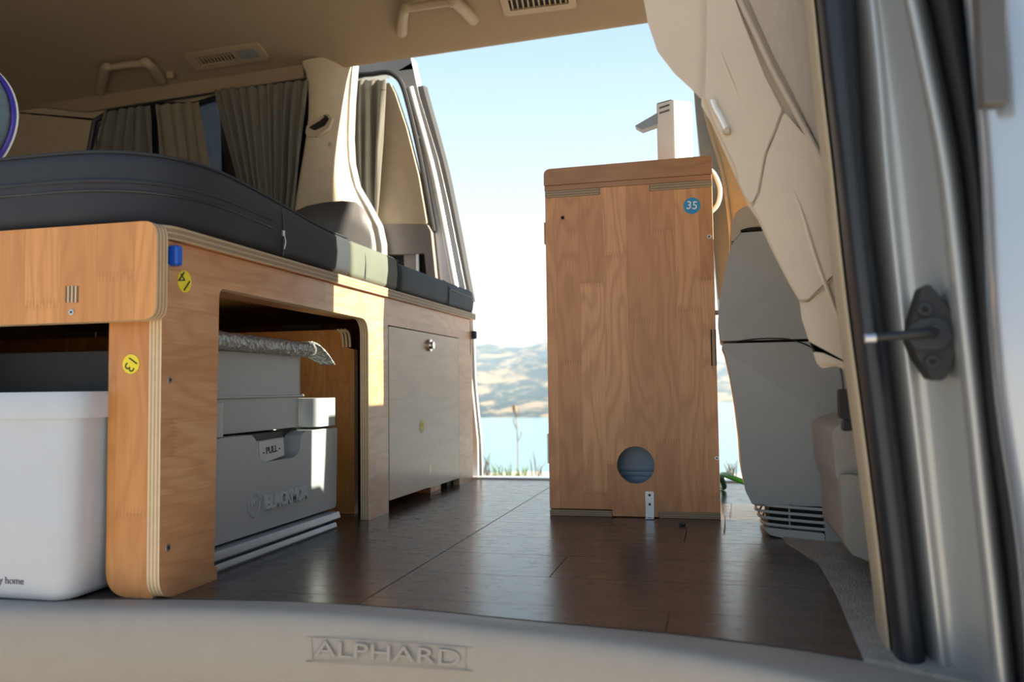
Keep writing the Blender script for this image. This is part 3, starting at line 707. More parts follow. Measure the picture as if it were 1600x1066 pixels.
# ------------------------------------------------------------------ portable toilet in the bay
to = root('portable_toilet', 'grey moulded plastic portable toilet with PULL handle in the open bay', 'portable toilet', (-.9, 1.3, .028))
GP = M['greyplastic']; GPL = pm('highlight_grey_plastic', (.42, .43, .43), .4, bst=0)  # lettering grey lightened to stand in for highlights along the raised edges
fr_ = [(1.062, .034), (1.492, .034), (1.4975, .187), (1.372, .187), (1.352, .180), (1.345, .150), (1.325, .143), (1.235, .143), (1.212, .152), (1.205, .180), (1.190, .190), (1.062, .190)]
ext('front_shell', [rnd(fr_, [.006, .010, .008, .008, .008, .012, .012, .012, .012, .012, .010, .006], 5)], 0, -.752, -.720, GP, to, .006, 3)
box('base_body', (-1.12, 1.064, .034), (-.7525, 1.490, .150), GP, to, .006)
box('rear_body', (-1.12, 1.066, .1505), (-.800, 1.488, .192), GP, to, .006)
box('side_flange', (-1.12, 1.4925, .030), (-.735, 1.510, .196), GP, to, .006, 3)
pd = root
tg = [at(402, 690, 0, -.728), at(444, 683, 0, -.728), at(445, 712, 0, -.728), at(404, 728, 0, -.728)]
n_ = Vector((1, 0, 0))
v8 = [q for q in tg]+[q-Vector((.006, 0, 0)) for q in tg]
tgo = mk('pull_handle', v8, [(0, 1, 2, 3), (7, 6, 5, 4), (0, 4, 5, 1), (1, 5, 6, 2), (2, 6, 7, 3), (3, 7, 4, 0)], pm('pale_grey_plastic', (.48, .49, .48), .4), to, .002, 2); tag(tgo, 'pale grey handle plate reading PULL')
tube('handle_rim', [q.lerp((tg[0]+tg[2])/2, .06)+Vector((.0004, 0, 0)) for q in tg], .0007, M['greyplastic'], tgo, closed=True, sm=0, seg=5)
text('handle_lettering', '- PULL -', .0165, (tg[0]+tg[1]+tg[2]+tg[3])/4+Vector((.0003, 0, 0)), tg[1]-tg[0]+tg[2]-tg[3], tg[0]-tg[3], M['ink'], tgo, bold=.0002, sx=1.0)
box('slide_well', (-.800, 1.21, .120), (-.753, 1.35, .1895), M['greyd'], to, .003)
ce_ = at(411, 786, 0, -.72)
lo = tube('emblem_ring', [(-.7195, ce_.y+.0165*math.cos(a_*math.pi/12), ce_.z+.0185*math.sin(a_*math.pi/12)) for a_ in range(24)], .0013, GP, to, closed=True, sm=0, seg=6)
ce_ = at(397, 787, 0, -.72)
for v in lo.data.vertices: v.co.y += ce_.y-at(411, 786, 0, -.72).y
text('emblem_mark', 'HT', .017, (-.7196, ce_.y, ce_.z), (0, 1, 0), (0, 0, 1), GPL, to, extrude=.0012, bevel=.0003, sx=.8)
c_ = at(447, 778, 0, -.72)
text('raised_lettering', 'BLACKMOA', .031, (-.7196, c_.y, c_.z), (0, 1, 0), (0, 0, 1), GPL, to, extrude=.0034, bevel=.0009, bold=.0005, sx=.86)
def tank(name, z0, z1, ya, yb, xf, ins=.0, r=.03):
    o_ = rnd([(-.95, ya), (xf, ya), (xf, yb), (-.95, yb)], r, 8)
    return ext(name, [o_], 2, z0, z1, GP, to, .016, 5)
tank('lower_tank', .1935, .2500, 1.090, 1.398, -.740)
tank('upper_tank', .2505, .3225, 1.086, 1.402, -.738)
tube('tank_seam', [(-.94, 1.402, .2505), (-.77, 1.402, .2505), (-.745, 1.395, .2505), (-.739, 1.37, .2505), (-.739, 1.12, .2505)], .0028, GP, to, sm=3, seg=6)
def arm(ya, yb, z0, z1, x=-.716):
    return ext('side_arm', [rnd([(-1.0, ya), (x, ya), (x, yb), (-1.0, yb)], .012, 5)], 2, z0, z1, GP, to, .008, 4)
arm(1.065, 1.112, .192, .243); arm(1.410, 1.488, .192, .245)
# slide tray
sr = root('slide_tray', 'grey metal slide tray under the portable toilet', 'slide tray', (-.9, 1.3, 0))
ext('upper_rail', [rnd([(-1.12, .014), (-.706, .014), (-.700, .018), (-.704, .030), (-1.12, .030)], .002, 3)], 1, 1.06, 1.47, M['alu'], sr, .001)
ext('lower_rail', [rnd([(-1.12, .0), (-.702, .0), (-.700, .004), (-.703, .012), (-1.12, .012)], .001, 2)], 1, 1.055, 1.455, M['alu'], sr, .001)
# silvery wrap on top of the tank
M['bubble'] = pm('silver_bubble_wrap', (.36, .36, .35), .28, metal=.35, var=.25, vs=120, bst=0)
t = M['bubble'].node_tree; vo = nn(t, 'ShaderNodeTexVoronoi'); vo.inputs['Scale'].default_value = 150; t.links.new(objc(t), vo.inputs['Vector'])
bump(t, t.nodes['Principled BSDF'], vo.outputs['Distance'], .9, .004)
bw = root('bubble_wrap', 'silvery bubble wrap sheet folded over the top of the grey tank', 'bubble wrap', (-.85, 1.25, .33))
def slab(name, fn, nu, nv, mat, parent, th):
    rows_ = [[fn(i/(nu-1), j/(nv-1)) for j in range(nv)] for i in range(nu)]
    return grid(name, rows_, mat, parent, thick=th, off=0, sub=0)
def wrapfn(u, v):   # u along y, v across from the folded-under edge over the top
    y = 1.05+.352*u
    R_ = .0125; zc = .3375-.0035*u; s_ = v*1.0
    n_ = .0022*mnoise.noise(Vector((u*30, v*34, 1)))+.0016*mnoise.noise(Vector((u*75, v*60, 4)))
    if s_ < .12: x, z = -.80+.072*s_/.12, zc-R_
    elif s_ < .38: a_ = (s_-.12)/.26*math.pi; x, z = -.728+(R_+n_)*math.sin(a_), zc-(R_+n_)*math.cos(a_)
    else: x, z = -.728-.13*(s_-.38)/.62, zc+R_+n_
    return Vector((x, y, z))
slab('wrap_sheet', wrapfn, 60, 44, M['bubble'], bw, .0015)
def flapfn(u, v):
    y = 1.400+.075*u; w_ = .11*(1-.75*u)
    z = .3485-.010*u-.030*u*u+.0015*mnoise.noise(Vector((u*9, v*9, 7)))
    return Vector((-.722+.008*u-w_*v, y, z))
slab('wrap_corner', flapfn, 14, 8, M['bubble'], bw, .003)
# ------------------------------------------------------------------ kitchen cabinet
cb = root('kitchen_cabinet', 'tall plywood kitchen cabinet with round hole beside the far doorway', 'cabinet', (-.17, 1.87, 0))
YF = 1.67
cx = lambda v: v+.17
fo = [(-.336, .0145), (-.209, .0145), (-.209, .002), (-.118, .002), (-.118, .0125), (-.0, .0125), (-.0, .650), (-.122, .650), (-.122, .664), (-.222, .664), (-.222, .650), (-.336, .650)]
fp = ext('front_panel', [fo, circ(-.161, .103, .0368, 36)], 1, YF, YF+.012, (M['wood_v'], ply(1, YF-1.87, .012, 5)), cb, .0006, 1)
ply_z = ply(2, .6505, .0135, 5, .55); ply_b = ply(2, .0, .0125, 5, .55)
ext('top_board', [[(-.336, YF), (-.2225, YF), (-.2225, YF+.0125), (-.1215, YF+.0125), (-.1215, YF), (0, YF), (0, 1.94), (-.336, 1.94)]], 2, .6505, .664, (M['wood_top'], ply_z), cb, .0005, 1)
ext('bottom_board', [[(-.336, YF), (-.2095, YF), (-.2095, YF+.0125), (-.1175, YF+.0125), (-.1175, YF), (0, YF), (0, 1.94), (-.336, 1.94)]], 2, .0005, .0122, (M['wood_top'], ply_b), cb, .0005, 1)
box('left_side', (-.336, YF+.0125, .0125), (-.324, 1.94, .650), M['wood_v'], cb, .0005)
box('right_side', (-.012, YF+.0125, .0125), (0, 1.94, .650), M['wood_v'], cb, .0005)
box('back_panel', (-.3235, 1.928, .0125), (-.0125, 1.94, .650), M['wood_v'], cb, .0005)
wt = ext('worktop', [rnd([(-.338, .676), (.001, .676), (.001, .713), (-.338, .7105)], [.001, .001, .002, .014], 6)], 1, YF-.001, 1.95, M['wood_x'], cb, .001)
box('worktop_strip', (-.337, YF, .6645), (.0, 1.94, .6755), M['wood_x'], cb, .0008)
st35 = disc('number_sticker', (-.0395, YF-.0002, .615), 1, .0165, .0004, M['stickblue'], cb, 32, -1); tag(st35, 'blue round sticker reading 35')
text('digits', '35', .0225, (-.0395, YF-.0008, .615), (1, 0, -.10), (.10, 0, 1), M['whiteink'], st35, bold=.0002)
disc('drilled_hole', (-.2995, YF-.0002, .607), 1, .0038, .0003, M['gap'], cb, 16, -1)
for p_ in ((1108, 370), (1121, 716)):
    c_ = at(*p_, 1, YF); screw('screw', (min(c_.x, -.0045), YF, c_.z), 1, -1, .0042, cb)
for zz in ((.555, .600), (.105, .165)):
    hb = box('hinge', (-.3395, YF+.001, zz[0]), (-.3365, YF+.014, zz[1]), M['steel'] if zz[0] < .3 else M['wood_v'], cb, .0006)
br = ext('angle_bracket', [rnd([(-.1435, .0), (-.1265, .0), (-.1265, .052), (-.1435, .052)], .002, 3)], 1, YF-.0025, YF-.0003, M['steel'], cb, .0004)
box('bracket_foot', (-.1435, YF-.022, .0005), (-.1265, YF-.0026, .0025), M['steel'], br, .0008)
for zz in (.045, .027): disc('bracket_hole', (-.135, YF-.0025, zz), 1, .0026, .0004, M['dark'], br, 14, -1)
disc('bracket_hole', (-.135, YF-.015, .0025), 2, .0032, .0004, M['dark'], br, 14, 1)
for k in range(3): box('tenon', (-.0102+.0040*k, YF-.0008, .297), (-.0078+.0040*k, YF+.0004, .368), (M['gap'], ply_z, M['gap'])[k], cb, 0)
disc('side_knob', (.0, YF+.012, .402), 0, .005, .007, M['alu'], cb, 14, 1, .001)
jug = root('water_container', 'blue grey water container seen through the round cabinet hole', 'water container', (-.17, 1.8, .0125))
MJ = pm('blue_grey_jug_plastic', (.16, .24, .33), .35)
box('container_body', (-.29, 1.72, .0135), (-.05, 1.90, .30), MJ, jug, .02, 4)
for zz in (.078, .088): tube('container_rib', [(-.27, 1.7195, zz), (-.07, 1.7195, zz)], .002, MJ, jug, sm=0)
# white tap unit
tp = root('folding_tap', 'glossy white folding tap tower standing on the cabinet worktop', 'tap', (-.07, 1.76, .713))
TY = 1.745
pL, pM, pR = at(1026, 200, 1, TY+.012), at(1053, 200, 1, TY-.008), at(1084, 200, 1, TY+.020)
o_ = [(pL.x, TY+.012), (pM.x, TY-.008), (pR.x, TY+.020), (pR.x-.024, TY+.046), (pL.x+.004, TY+.04)]
zt_ = at(1050, 158, 1, TY).z
ext('tower', [rnd(o_, [.006, .008, .006, .01, .01], 5)], 2, .7125, zt_, M['tapwhite'], tp, .003, 3)
ext('tower_cap', [rnd([(x, y) for x, y in [(pL.x+.001, TY+.013), (pM.x-.003, TY-.005), (pM.x+.004, TY+.03), (pL.x+.005, TY+.038)]], .004, 3)], 2, zt_-.003, zt_+.0025, M['dark'], tp, .001)
s0, s1, s2, s3 = at(992, 197, 1, TY+.012), at(1028, 176, 1, TY+.012), at(1028, 194, 1, TY+.012), at(1003, 203, 1, TY+.012)
ext('spout', [[(s0.x, s0.z), (s1.x, s1.z), (s2.x, s2.z), (s3.x, s3.z)]], 1, TY+.010, TY+.038, M['alu'], tp, .001)
for k in range(2):
    a_ = at(1038, 167+8*k, 1, TY+.003); text('label_print', '■■■■■■■' if False else 'HHHHHH', .0058, (a_.x+.0, TY+.0025-.0012, a_.z), (pM.x-pL.x, -.020, .002), (0, 0, 1), M['greyink'], tp, bold=.0002)
# white hose loop
hs = tube('white_hose', [at(1104, 262, 1, 1.80), at(1116, 272, 1, 1.80), at(1125, 295, 1, 1.80), at(1122, 318, 1, 1.80), at(1110, 332, 1, 1.80), at(1098, 336, 1, 1.80)], .0047, M['tapwhite'], None)
tag(hs, 'white hose looped out at the right of the cabinet top', 'hose')
gh = tube('green_hose', [(.0, 2.16, .008), (.01, 2.12, .010), at(1128, 742, 1, 2.05), at(1158, 752, 1, 1.98), (.16, 1.9, .008)], .0065, M['green'], None)
tag(gh, 'green hose on the floor right of the cabinet', 'hose')
# debris on the floor
a_ = at(1066, 819, 2, .003); o = tube('loose_bolt', [a_-Vector((.006, 0, 0)), a_+Vector((.006, .0, 0))], .0022, M['dark'], None, sm=0, rf=lambda q: 1.5 if q > .8 else 1); tag(o, 'small dark bolt lying on the floor before the cabinet', 'bolt')
for (x0, y0, x1, y1), l_ in (((1131, 833, 1133, 812), 'nearer thin dry twig on the floor right of the cabinet'), ((1140, 808, 1143, 792), 'farther thin dry twig on the floor right of the cabinet')):
    a_, b_ = at(x0, y0, 2, .002), at(x1, y1, 2, .002)
    b_.z = .008; o = tube('twig', [a_, a_.lerp(b_, .5)+Vector((.001, 0, .002)), b_], .0008, M['dark'], None, seg=5); tag(o, l_, 'twig')
a_ = at(1096, 798, 1, 1.69)
# ------------------------------------------------------------------ curtains
def curtain(name, lab, top, bot, Y, mat, npl, amp=.012, seed=0, rows_n=14, header=.02, tie=0):
    """top/bot: photo px ends ((x0,y0),(x1,y1)) of the hanging cloth on plane Y"""
    t0, t1 = at(*top[0], 1, Y), at(*top[1], 1, Y); b0, b1 = at(*bot[0], 1, Y), at(*bot[1], 1, Y)
    r_ = root(name, lab, 'curtain', (t0+t1)/2, 'curtains at the rear side window')
    n = npl*10; rows_ = []
    rs = random.Random(seed); ph = [rs.uniform(-.9, .9) for _ in range(npl+1)]; am = [rs.uniform(.6, 1.25) for _ in range(npl+1)]
    for j in range(rows_n+1):
        v = j/rows_n; row = []
        for i in range(n+1):
            u = i/n; k = min(int(u*npl), npl-1)
            p = t0.lerp(t1, u).lerp(b0.lerp(b1, u), v)
            a_ = amp*(am[k]*(1-(u*npl-k))+am[k+1]*(u*npl-k))*(.55+.45*math.sin(min(1, v*3)*1.57))
            w = math.sin(u*npl*2*math.pi+ph[k]*math.sin(u*npl*math.pi)**2*1.2+2.6*mnoise.noise(Vector((u*3.5, v*1.3, seed))))
            w = w if w > 0 else w*.7
            row.append(Vector((p.x+.004*mnoise.noise(Vector((u*14, v*3, seed+2))), p.y-.012+a_*w, p.z+(.004*math.sin(u*npl*6.28+1) if j == 0 else 0))))
        rows_.append(row)
    grid('cloth', rows_, mat, r_, thick=.0012, sub=1)
    hb_ = [rows_[1][i]+Vector((0, -.0015, 0)) for i in range(0, n+1, 2)]
    tube('hem_stitch', hb_, .0009, mat, r_, sm=0, seg=5)
    return r_
curtain('curtain', 'leftmost grey curtain bunched at the rear corner of the window', ((166, 176), (237, 166)), ((134, 300), (250, 300)), 2.262, M['curtain'], 5, .012, 3)
curtain('curtain', 'short tan curtain hanging beside the uncovered strip of window glass', ((246, 165), (314, 160)), ((262, 330), (344, 330)), 2.285, M['curtain2'], 4, .006, 5)
curtain('curtain', 'widest grey curtain gathered against the pillar, drawn towards it at the bottom', ((338, 143), (484, 126)), ((390, 345), (460, 345)), 2.258, M['curtain'], 10, .014, 8)
rl = tube('curtain_rail', [at(168, 172, 1, 2.276), at(240, 160, 1, 2.276), at(330, 146, 1, 2.276), at(478, 123, 1, 2.276)], .0035, M['dark'], None, sm=3); tag(rl, 'thin black curtain rail above the rear window', 'curtain rail')
M['vent'] = pm('brown_beige_fitting_plastic', (.36, .265, .17), .5, bs=900, bst=.15)
# ------------------------------------------------------------------ headliner fittings
def ceil_at(px, py, lift=0.0):
    d = _f+CR*((px-800)/F)-CU*((py-533)/F); lo_, hi_ = .5, 6.
    def h(t_):
        q = CAM+d*t_; zc = 1.283+.033*(q.x+.18)
        y = max(min(q.y, 2.335), .9)
        for (ya, za), (yb, zb) in zip(prof[:-1], prof[1:]):
            if yb <= y <= ya: zz = za+(zb-za)*(ya-y)/(ya-yb+1e-9); break
        else: zz = 0
        return q.z-(zc+zz)
    for _ in range(50):
        mid = (lo_+hi_)/2
        if h(mid) > 0: hi_ = mid
        else: lo_ = mid
    return CAM+d*(lo_-lift/d.length*1.0)
def handle(lab, p0, c0_, c1_, p1):
    a_, b_, c, d = ceil_at(*p0, .003), ceil_at(*c0_, .035), ceil_at(*c1_, .035), ceil_at(*p1, .003)
    r_ = root('grab_handle', lab, 'grab handle', a_, 'grab handles on the headliner')
    m1, m2 = b_.lerp(c, .12), b_.lerp(c, .88)
    tube('grip', [m1, b_.lerp(c, .5)+Vector((0, 0, .001)), m2], .0135, M['vent'], r_, seg=12, flat=.8)
    for q, w, e_ in ((a_, b_, m1), (d, c, m2)):
        tube('mount_arm', [q+(q-w)*.12, q.lerp(w, .45), w.lerp(e_, .25), e_], .0145, M['vent'], r_, seg=12, flat=.9, rf=lambda k: 1.25-.25*k)
    return r_
handle('beige grab handle on the headliner above the rear curtains', (158, 138), (163, 106), (232, 98), (250, 122))
handle('beige grab handle on the headliner above the open far doorway', (628, 47), (630, 14), (712, 2), (738, 28))
ck = root('coat_hook', 'small beige coat hook beside the rear grab handle', 'coat hook', ceil_at(265, 115))
h0 = ceil_at(266, 116, .008)
box('hook_body', h0-Vector((.011, .006, .014)), h0+Vector((.011, .006, .012)), M['vent'], ck, .004, 3)
def vent(lab, quad, lamp):
    C = [ceil_at(*q, .002) for q in quad]      # TL TR BR BL
    r_ = root('air_vent', lab, 'air vent', sum(C, Vector())/4, 'air vents in the headliner')
    X_ = ((C[1]-C[0])+(C[2]-C[3])).normalized(); Yv = (C[0]-C[3])+(C[1]-C[2]); Yv = (Yv-X_*Yv.dot(X_)).normalized(); Z_ = X_.cross(Yv)
    if Z_.z > 0: Z_ = -Z_
    O = sum(C, Vector())/4; W_ = ((C[1]-C[0]).length+(C[2]-C[3]).length)/4; H_ = (C[0]-C[3]).dot(Yv)/2*.5+(C[1]-C[2]).dot(Yv)/2*.5
    H_ = abs(H_)
    def loc(u, v, w): return O+X_*u+Yv*v+Z_*w
    def plate(nm, loops, w0, w1, mat, par, bv=.0):
        flat = [q for l in loops for q in l]; n = len(flat)
        tr_ = tessellate_polygon([[Vector((a, b, 0)) for a, b in l] for l in loops])
        vs = [loc(a, b, w0) for a, b in flat]+[loc(a, b, w1) for a, b in flat]; fs = [tuple(q) for q in tr_]+[tuple(i+n for i in q) for q in tr_]; k = 0
        for l in loops:
            for i in range(len(l)): a, b = k+i, k+(i+1) % len(l); fs.append((a, b, b+n, a+n))
            k += len(l)
        return mk(nm, vs, fs, mat, par, bv, 2)
    sx0, sx1 = -W_*.80, W_*(.22 if lamp else .80); sy_ = H_*.50
    fr = plate('vent_frame', [rnd([(-W_, -H_), (W_, -H_), (W_, H_), (-W_, H_)], H_*.35), rect(sx0, -sy_, sx1, sy_, .002, 3)], -.002, .006, M['vent'], r_, .002)
    plate('vent_recess', [rect(sx0, -sy_, sx1, sy_)], -.003, -.001, M['gap'], r_)
    n = 11
    for k in range(n):
        u = sx0+(sx1-sx0)*(k+.5)/n; q = plate('vent_slat', [[(u-.0022, -sy_), (u+.0022, -sy_), (u+.0042, sy_), (u-.0002, sy_)]], -.001, .003, M['vent'], r_)
    if lamp:
        plate('vent_lamp', [rect(W_*.33, -H_*.5, W_*.82, H_*.5, .004, 4)], .0055, .0075, pm('frosted_lens', (.22, .215, .21), .4), r_, .001)
vent('beige headliner air vent with reading lamp above the rear curtains', [(291, 83), (408, 63), (417, 92), (305, 109)], True)
vent('beige headliner air vent above the open far doorway, cut by the top edge', [(782, -8), (900, -26), (898, 12), (786, 23)], False)
# ------------------------------------------------------------------ far sliding door standing open outside
YD = 2.44
sdr = root('sliding_door', 'silver sliding door slid back outside the far doorway, inner trim facing in', 'sliding door', (-1.1, YD, 0))
od = [(430, 96), (560, 96), (641, 86), (646, 108), (655, 150), (670, 200), (685, 250), (700, 315), (712, 375), (722, 425), (730, 465), (735, 520), (736, 590), (741, 640), (746, 690), (747, 748)]
dO = pl(od, 1, YD)+[(-.72, -.25), (-1.55, -.25), (-1.60, 1.2)]
hW = pl([(566, 118), (608, 114), (640, 250), (658, 345), (560, 345)], 1, YD)
hW = [(-1.50, 1.19)]+pl([(600, 112), (626, 126), (640, 175), (672, 345)], 1, YD)+[(-1.50, .70)]
ext('door_shell', [rnd(dO, .004, 2), rnd(hW, .02, 5)], 1, YD, YD+.055, M['silverd'], sdr, .016, 4)
wpane = ext('door_glass', [[(-1.50, 1.20), (-1.02, 1.20), (-.93, .80), (-.92, .69), (-1.50, .69)]], 1, YD+.040, YD+.044, M['tint'], sdr)
# beige inner trim
ti = pl([(600, 132), (610, 130), (618, 146), (636, 200), (655, 275), (668, 350), (590, 352)], 1, YD-.02)
ext('inner_trim', [rnd(ti, .006, 3)], 1, YD-.026, YD+.002, M['beige'], sdr, .008, 3)
tg_ = pl([(570, 351), (668, 351), (674, 362), (686, 478), (672, 478), (664, 396), (590, 399), (570, 399)], 1, YD-.028)
ext('lower_trim', [rnd(tg_, .003, 3)], 1, YD-.034, YD-.002, M.setdefault('taupe', pm('taupe_trim_plastic', (.20, .175, .16), .45, bs=900, bst=.15)), sdr, .006, 3)
rc = pl([(600, 392), (680, 392), (688, 480), (600, 480)], 1, YD-.003)
ext('latch_recess', [rc], 1, YD-.006, YD-.001, M['gap'], sdr)
ext('latch_post', [pl([(632, 394), (654, 394), (657, 470), (634, 470)], 1, YD-.01)], 1, YD-.018, YD-.007, M['taupe'], sdr, .004, 3)
ext('latch_post', [pl([(650, 394), (655, 394), (657, 470), (652, 470)], 1, YD-.02)], 1, YD-.024, YD-.0185, M['silverd'], sdr, .002, 2)
# black inner seal, round the door's shoulder
sq = [(556, 117), (580, 116), (604, 113), (618, 119), (628, 132), (638, 165), (652, 225), (664, 285), (672, 330), (678, 362)]
tube('inner_seal', [at(x, y, 1, YD-.008) for x, y in sq], .0085, M['seal'], sdr, seg=8, sm=4)
# outer rubber edge
oe = [(654, 138), (662, 168), (676, 218), (690, 272), (703, 335), (714, 392), (722, 435), (729, 472), (733, 530), (735, 590), (739, 640), (744, 690), (746, 744)]
orr = [[], [], []]
tube('edge_rubber', [at(x+3, y, 1, YD+.022) for x, y in oe], .017, M['seal'], sdr, seg=8, sm=4, rf=lambda k: (1.1 if k < .6 else .6))
tube('door_return', [at(x-13, y, 1, YD+.004) for x, y in oe[:10]], .013, M['silverd'], sdr, seg=12, sm=4)
tube('edge_lip', [at(x+9, y, 1, YD+.03) for x, y in oe[:8]], .010, M['seal'], sdr, seg=8, sm=4)
for p_ in ((654, 215), (669, 420), (673, 446)):
    c_ = at(*p_, 1, YD-.003); disc('door_bolt', c_, 1, .006, .006, M['silverd'] if p_[1] < 300 else M['taupe'], sdr, 14, -1, .0015)
c_ = at(712, 458, 1, YD); box('door_catch', c_-Vector((.010, .02, .008)), c_+Vector((.010, .0, .008)), M['dark'], sdr, .003)
curtain('curtain', 'grey buttoned curtain hanging inside the open sliding door', ((551, 126), (606, 126)), ((560, 360), (592, 360)), 2.408, M['curtain'], 3, .010, 12)
# ------------------------------------------------------------------ near front seat, reclined towards the rear
YS = 1.0
ns = root('front_seat', 'beige leather front seat reclined backwards beside the near pillar', 'car seat', (.15, 1.2, .25))
so = [(1098, -120), (1102, 0), (1100, 60), (1097, 130), (1094, 164), (1112, 196), (1128, 232), (1152, 286), (1166, 318), (1184, 346), (1208, 398), (1232, 444), (1249, 472), (1252, 500), (1264, 536), (1276, 570), (1284, 578), (1306, 574), (1324, 582), (1352, 610), (1440, 640), (1440, 300), (1420, -160)]
spo = pl(so, 1, YS)
bk_ = ext('backrest', [rnd(spo, .004, 3)], 1, YS+.006, YS+.44, M['leather'], ns, .012, 4)
# bulging upper cushion behind the side panel
lob = [(968, -150), (990, -60), (1001, 0), (1009, 44), (1024, 88), (1050, 122), (1072, 142), (1096, 166), (1112, 190), (1118, 120), (1122, 0), (1124, -150)]
lb = pl(lob, 1, YS+.02)
ext('upper_cushion', [rnd(lb, .005, 3)], 1, YS+.018, YS+.44, M['leather'], ns, .055, 8)
# side panel pieces, each slightly proud with its own edge
def spanel(name, pts, y, th, mat, bv=.004, r=.003):
    return ext(name, [rnd(pl(pts, 1, y), r, 3)], 1, y, y+th, mat, ns, bv, 3)
spanel('side_panel', [(1104, -100), (1104, 60), (1101, 150), (1116, 190), (1134, 228), (1150, 262), (1155, 286), (1164, 306), (1175, 320), (1184, 300), (1195, 240), (1210, 204), (1222, 170), (1196, 120), (1160, 30), (1120, -80)], YS-.003, .012, M['leather'], .005)
spanel('side_panel', [(1177, 324), (1190, 348), (1212, 396), (1236, 444), (1252, 468), (1262, 468), (1312, 420), (1420, 330), (1400, 200), (1300, 262), (1225, 174), (1213, 206), (1198, 242), (1187, 302)], YS-.003, .013, M['leather'], .005)
spanel('side_panel', [(1252, 472), (1255, 500), (1267, 536), (1279, 568), (1306, 569), (1326, 578), (1354, 606), (1430, 630), (1425, 332), (1314, 424), (1264, 472)], YS+.001, .012, M['leather'], .004)
spanel('centre_cloth', [(1156, -90), (1170, 0), (1206, 82), (1244, 156), (1296, 262), (1400, 262), (1390, -90)], YS-.003, .012, M['weave'], .004)
tube('welt', [at(x, y, 1, YS-.004) for x, y in ((1128, -80), (1156, -2), (1176, 42), (1208, 110), (1242, 172), (1270, 224), (1296, 272))], .0036, M['weave'], ns, seg=8)
for pp in (((1223, 172), (1211, 205), (1196, 241), (1185, 301), (1176, 322)), ((1314, 422), (1290, 446), (1262, 468), (1250, 470))):
    tube('seam', [at(x, y, 1, YS-.0015) for x, y in pp], .0011, pm('seam_thread', (.40, .31, .22), .8), ns, seg=6)
for pp, rr_ in ((((1222, 262), (1250, 320), (1275, 400), (1300, 470), (1318, 520)), .0042), (((1110, 40), (1130, 90), (1150, 140), (1168, 190)), .003)):
    tube('crease', [at(x, y, 1, YS-.0025+.001) for x, y in pp], rr_, M['leather'], ns, seg=10, rf=lambda k: max(.15, math.sin(k*3.1416)), flat=.6)
lv = [at(x, y, 1, YS-.006) for x, y in ((1114, 156), (1118, 168), (1128, 186), (1136, 204))]
hn = tube('recline_lever', lv, .0045, M['tapwhite'], ns, seg=10, flat=.6); tag(hn, 'white recline lever')
lb_ = box('lever_end', lv[-1]-Vector((.004, .004, .005)), lv[-1]+Vector((.004, .004, .003)), M['beige'], ns, .002)
for o_ in ns.children:
    for v in o_.data.vertices:
        k_ = max(0, v.co.y+ns.location.y-YS)/.44; v.co.x += .07*k_; v.co.z += .115*k_
# seat cushion, base and two added sun blockers
box('sun_blocker', (.22, 1.36, .30), (.36, 1.492, .53), M['sill'], ns, .02, 4)  # hidden box, added to cut the lower edge of the sunbeam
box('low_sun_blocker', (.375, 1.36, .0), (.60, 1.62, .32), M['sill'], ns, .02, 3)  # added box that keeps low sun off the floor
bo_ = [(1300, 672), (1312, 664), (1340, 655), (1420, 640), (1440, 900), (1330, 868), (1322, 850), (1318, 780), (1306, 740)]
ext('seat_base', [rnd(pl(bo_, 1, 1.12), .015, 5)], 1, 1.12, 1.36, M['sill'], ns, .014, 4)
ext('base_side', [rnd(pl([(1312, 742), (1330, 742), (1440, 760), (1440, 910), (1334, 868), (1320, 850)], 1, 1.10), .01, 4)], 1, 1.10, 1.125, M['sill'], ns, .008, 3)
box('seat_cushion', (.22, 1.0, .17), (.75, 1.40, .36), M['leather'], ns, .03, 4)
bc = root('belt_buckle', 'black seat belt buckle on a thin stalk beside the near front seat', 'belt buckle', at(1322, 650, 1, 1.08))
ext('buckle_body', [rnd(pl([(1310, 608), (1326, 608), (1330, 640), (1340, 655), (1312, 655)], 1, 1.07), .004, 4)], 1, 1.065, 1.085, M['dark'], bc, .003, 3)
ext('buckle_boot', [rnd(pl([(1318, 656), (1342, 656), (1342, 672), (1316, 674)], 1, 1.075), .003, 4)], 1, 1.068, 1.088, M['dark'], bc, .003, 3)
tube('stalk', [at(1313, 574, 1, 1.075), at(1316, 590, 1, 1.075), at(1318, 610, 1, 1.075)], .0012, M['dark'], bc, seg=6)
# ------------------------------------------------------------------ centre console
cn = root('centre_console', 'grey centre console between the front seats with a rear vent at its foot', 'console', (.12, 1.55, 0))
YC = 1.495
prof_c = [(1140, 362), (1134, 392), (1128, 430), (1122, 470), (1120, 500), (1124, 534), (1130, 548), (1140, 590), (1149, 640), (1155, 690), (1158, 735), (1164, 770), (1174, 790)]
low = [(1174, 790), (1182, 812), (1196, 834), (1220, 846), (1262, 854), (1360, 872)]
def console(name, pts, y0, y1, mat, bv):
    return ext(name, [rnd(pts, .004, 3)], 1, y0, y1, mat, cn, bv, 6)
XR = .36
def pc_(l): return pl(l, 1, YC)
up = pc_([(1152, 364), (1140, 392), (1131, 432), (1124, 470), (1122, 500), (1126, 533)])+[(XR, at(1126, 533, 1, YC).z), (XR, at(1150, 360, 1, YC).z)]
ob = console('upper_shell', up, YC, YC+.185, M['console'], .05)
mdp = pc_([(1127, 537), (1133, 552), (1142, 592), (1150, 640), (1156, 690), (1159, 735), (1165, 768), (1175, 788)])+[(XR, at(1175, 788, 1, YC).z), (XR, at(1127, 537, 1, YC).z)]
mo_ = console('middle_shell', mdp, YC+.001, YC+.185, M['console'], .05)
for v in mo_.data.vertices:
    q = v.co+cn.location
    if q.y < YC+.05 and q.z < .2: v.co.y -= .050*max(0, min(1, (q.x-.06)/.12))*(1-q.z/.326)*1.2
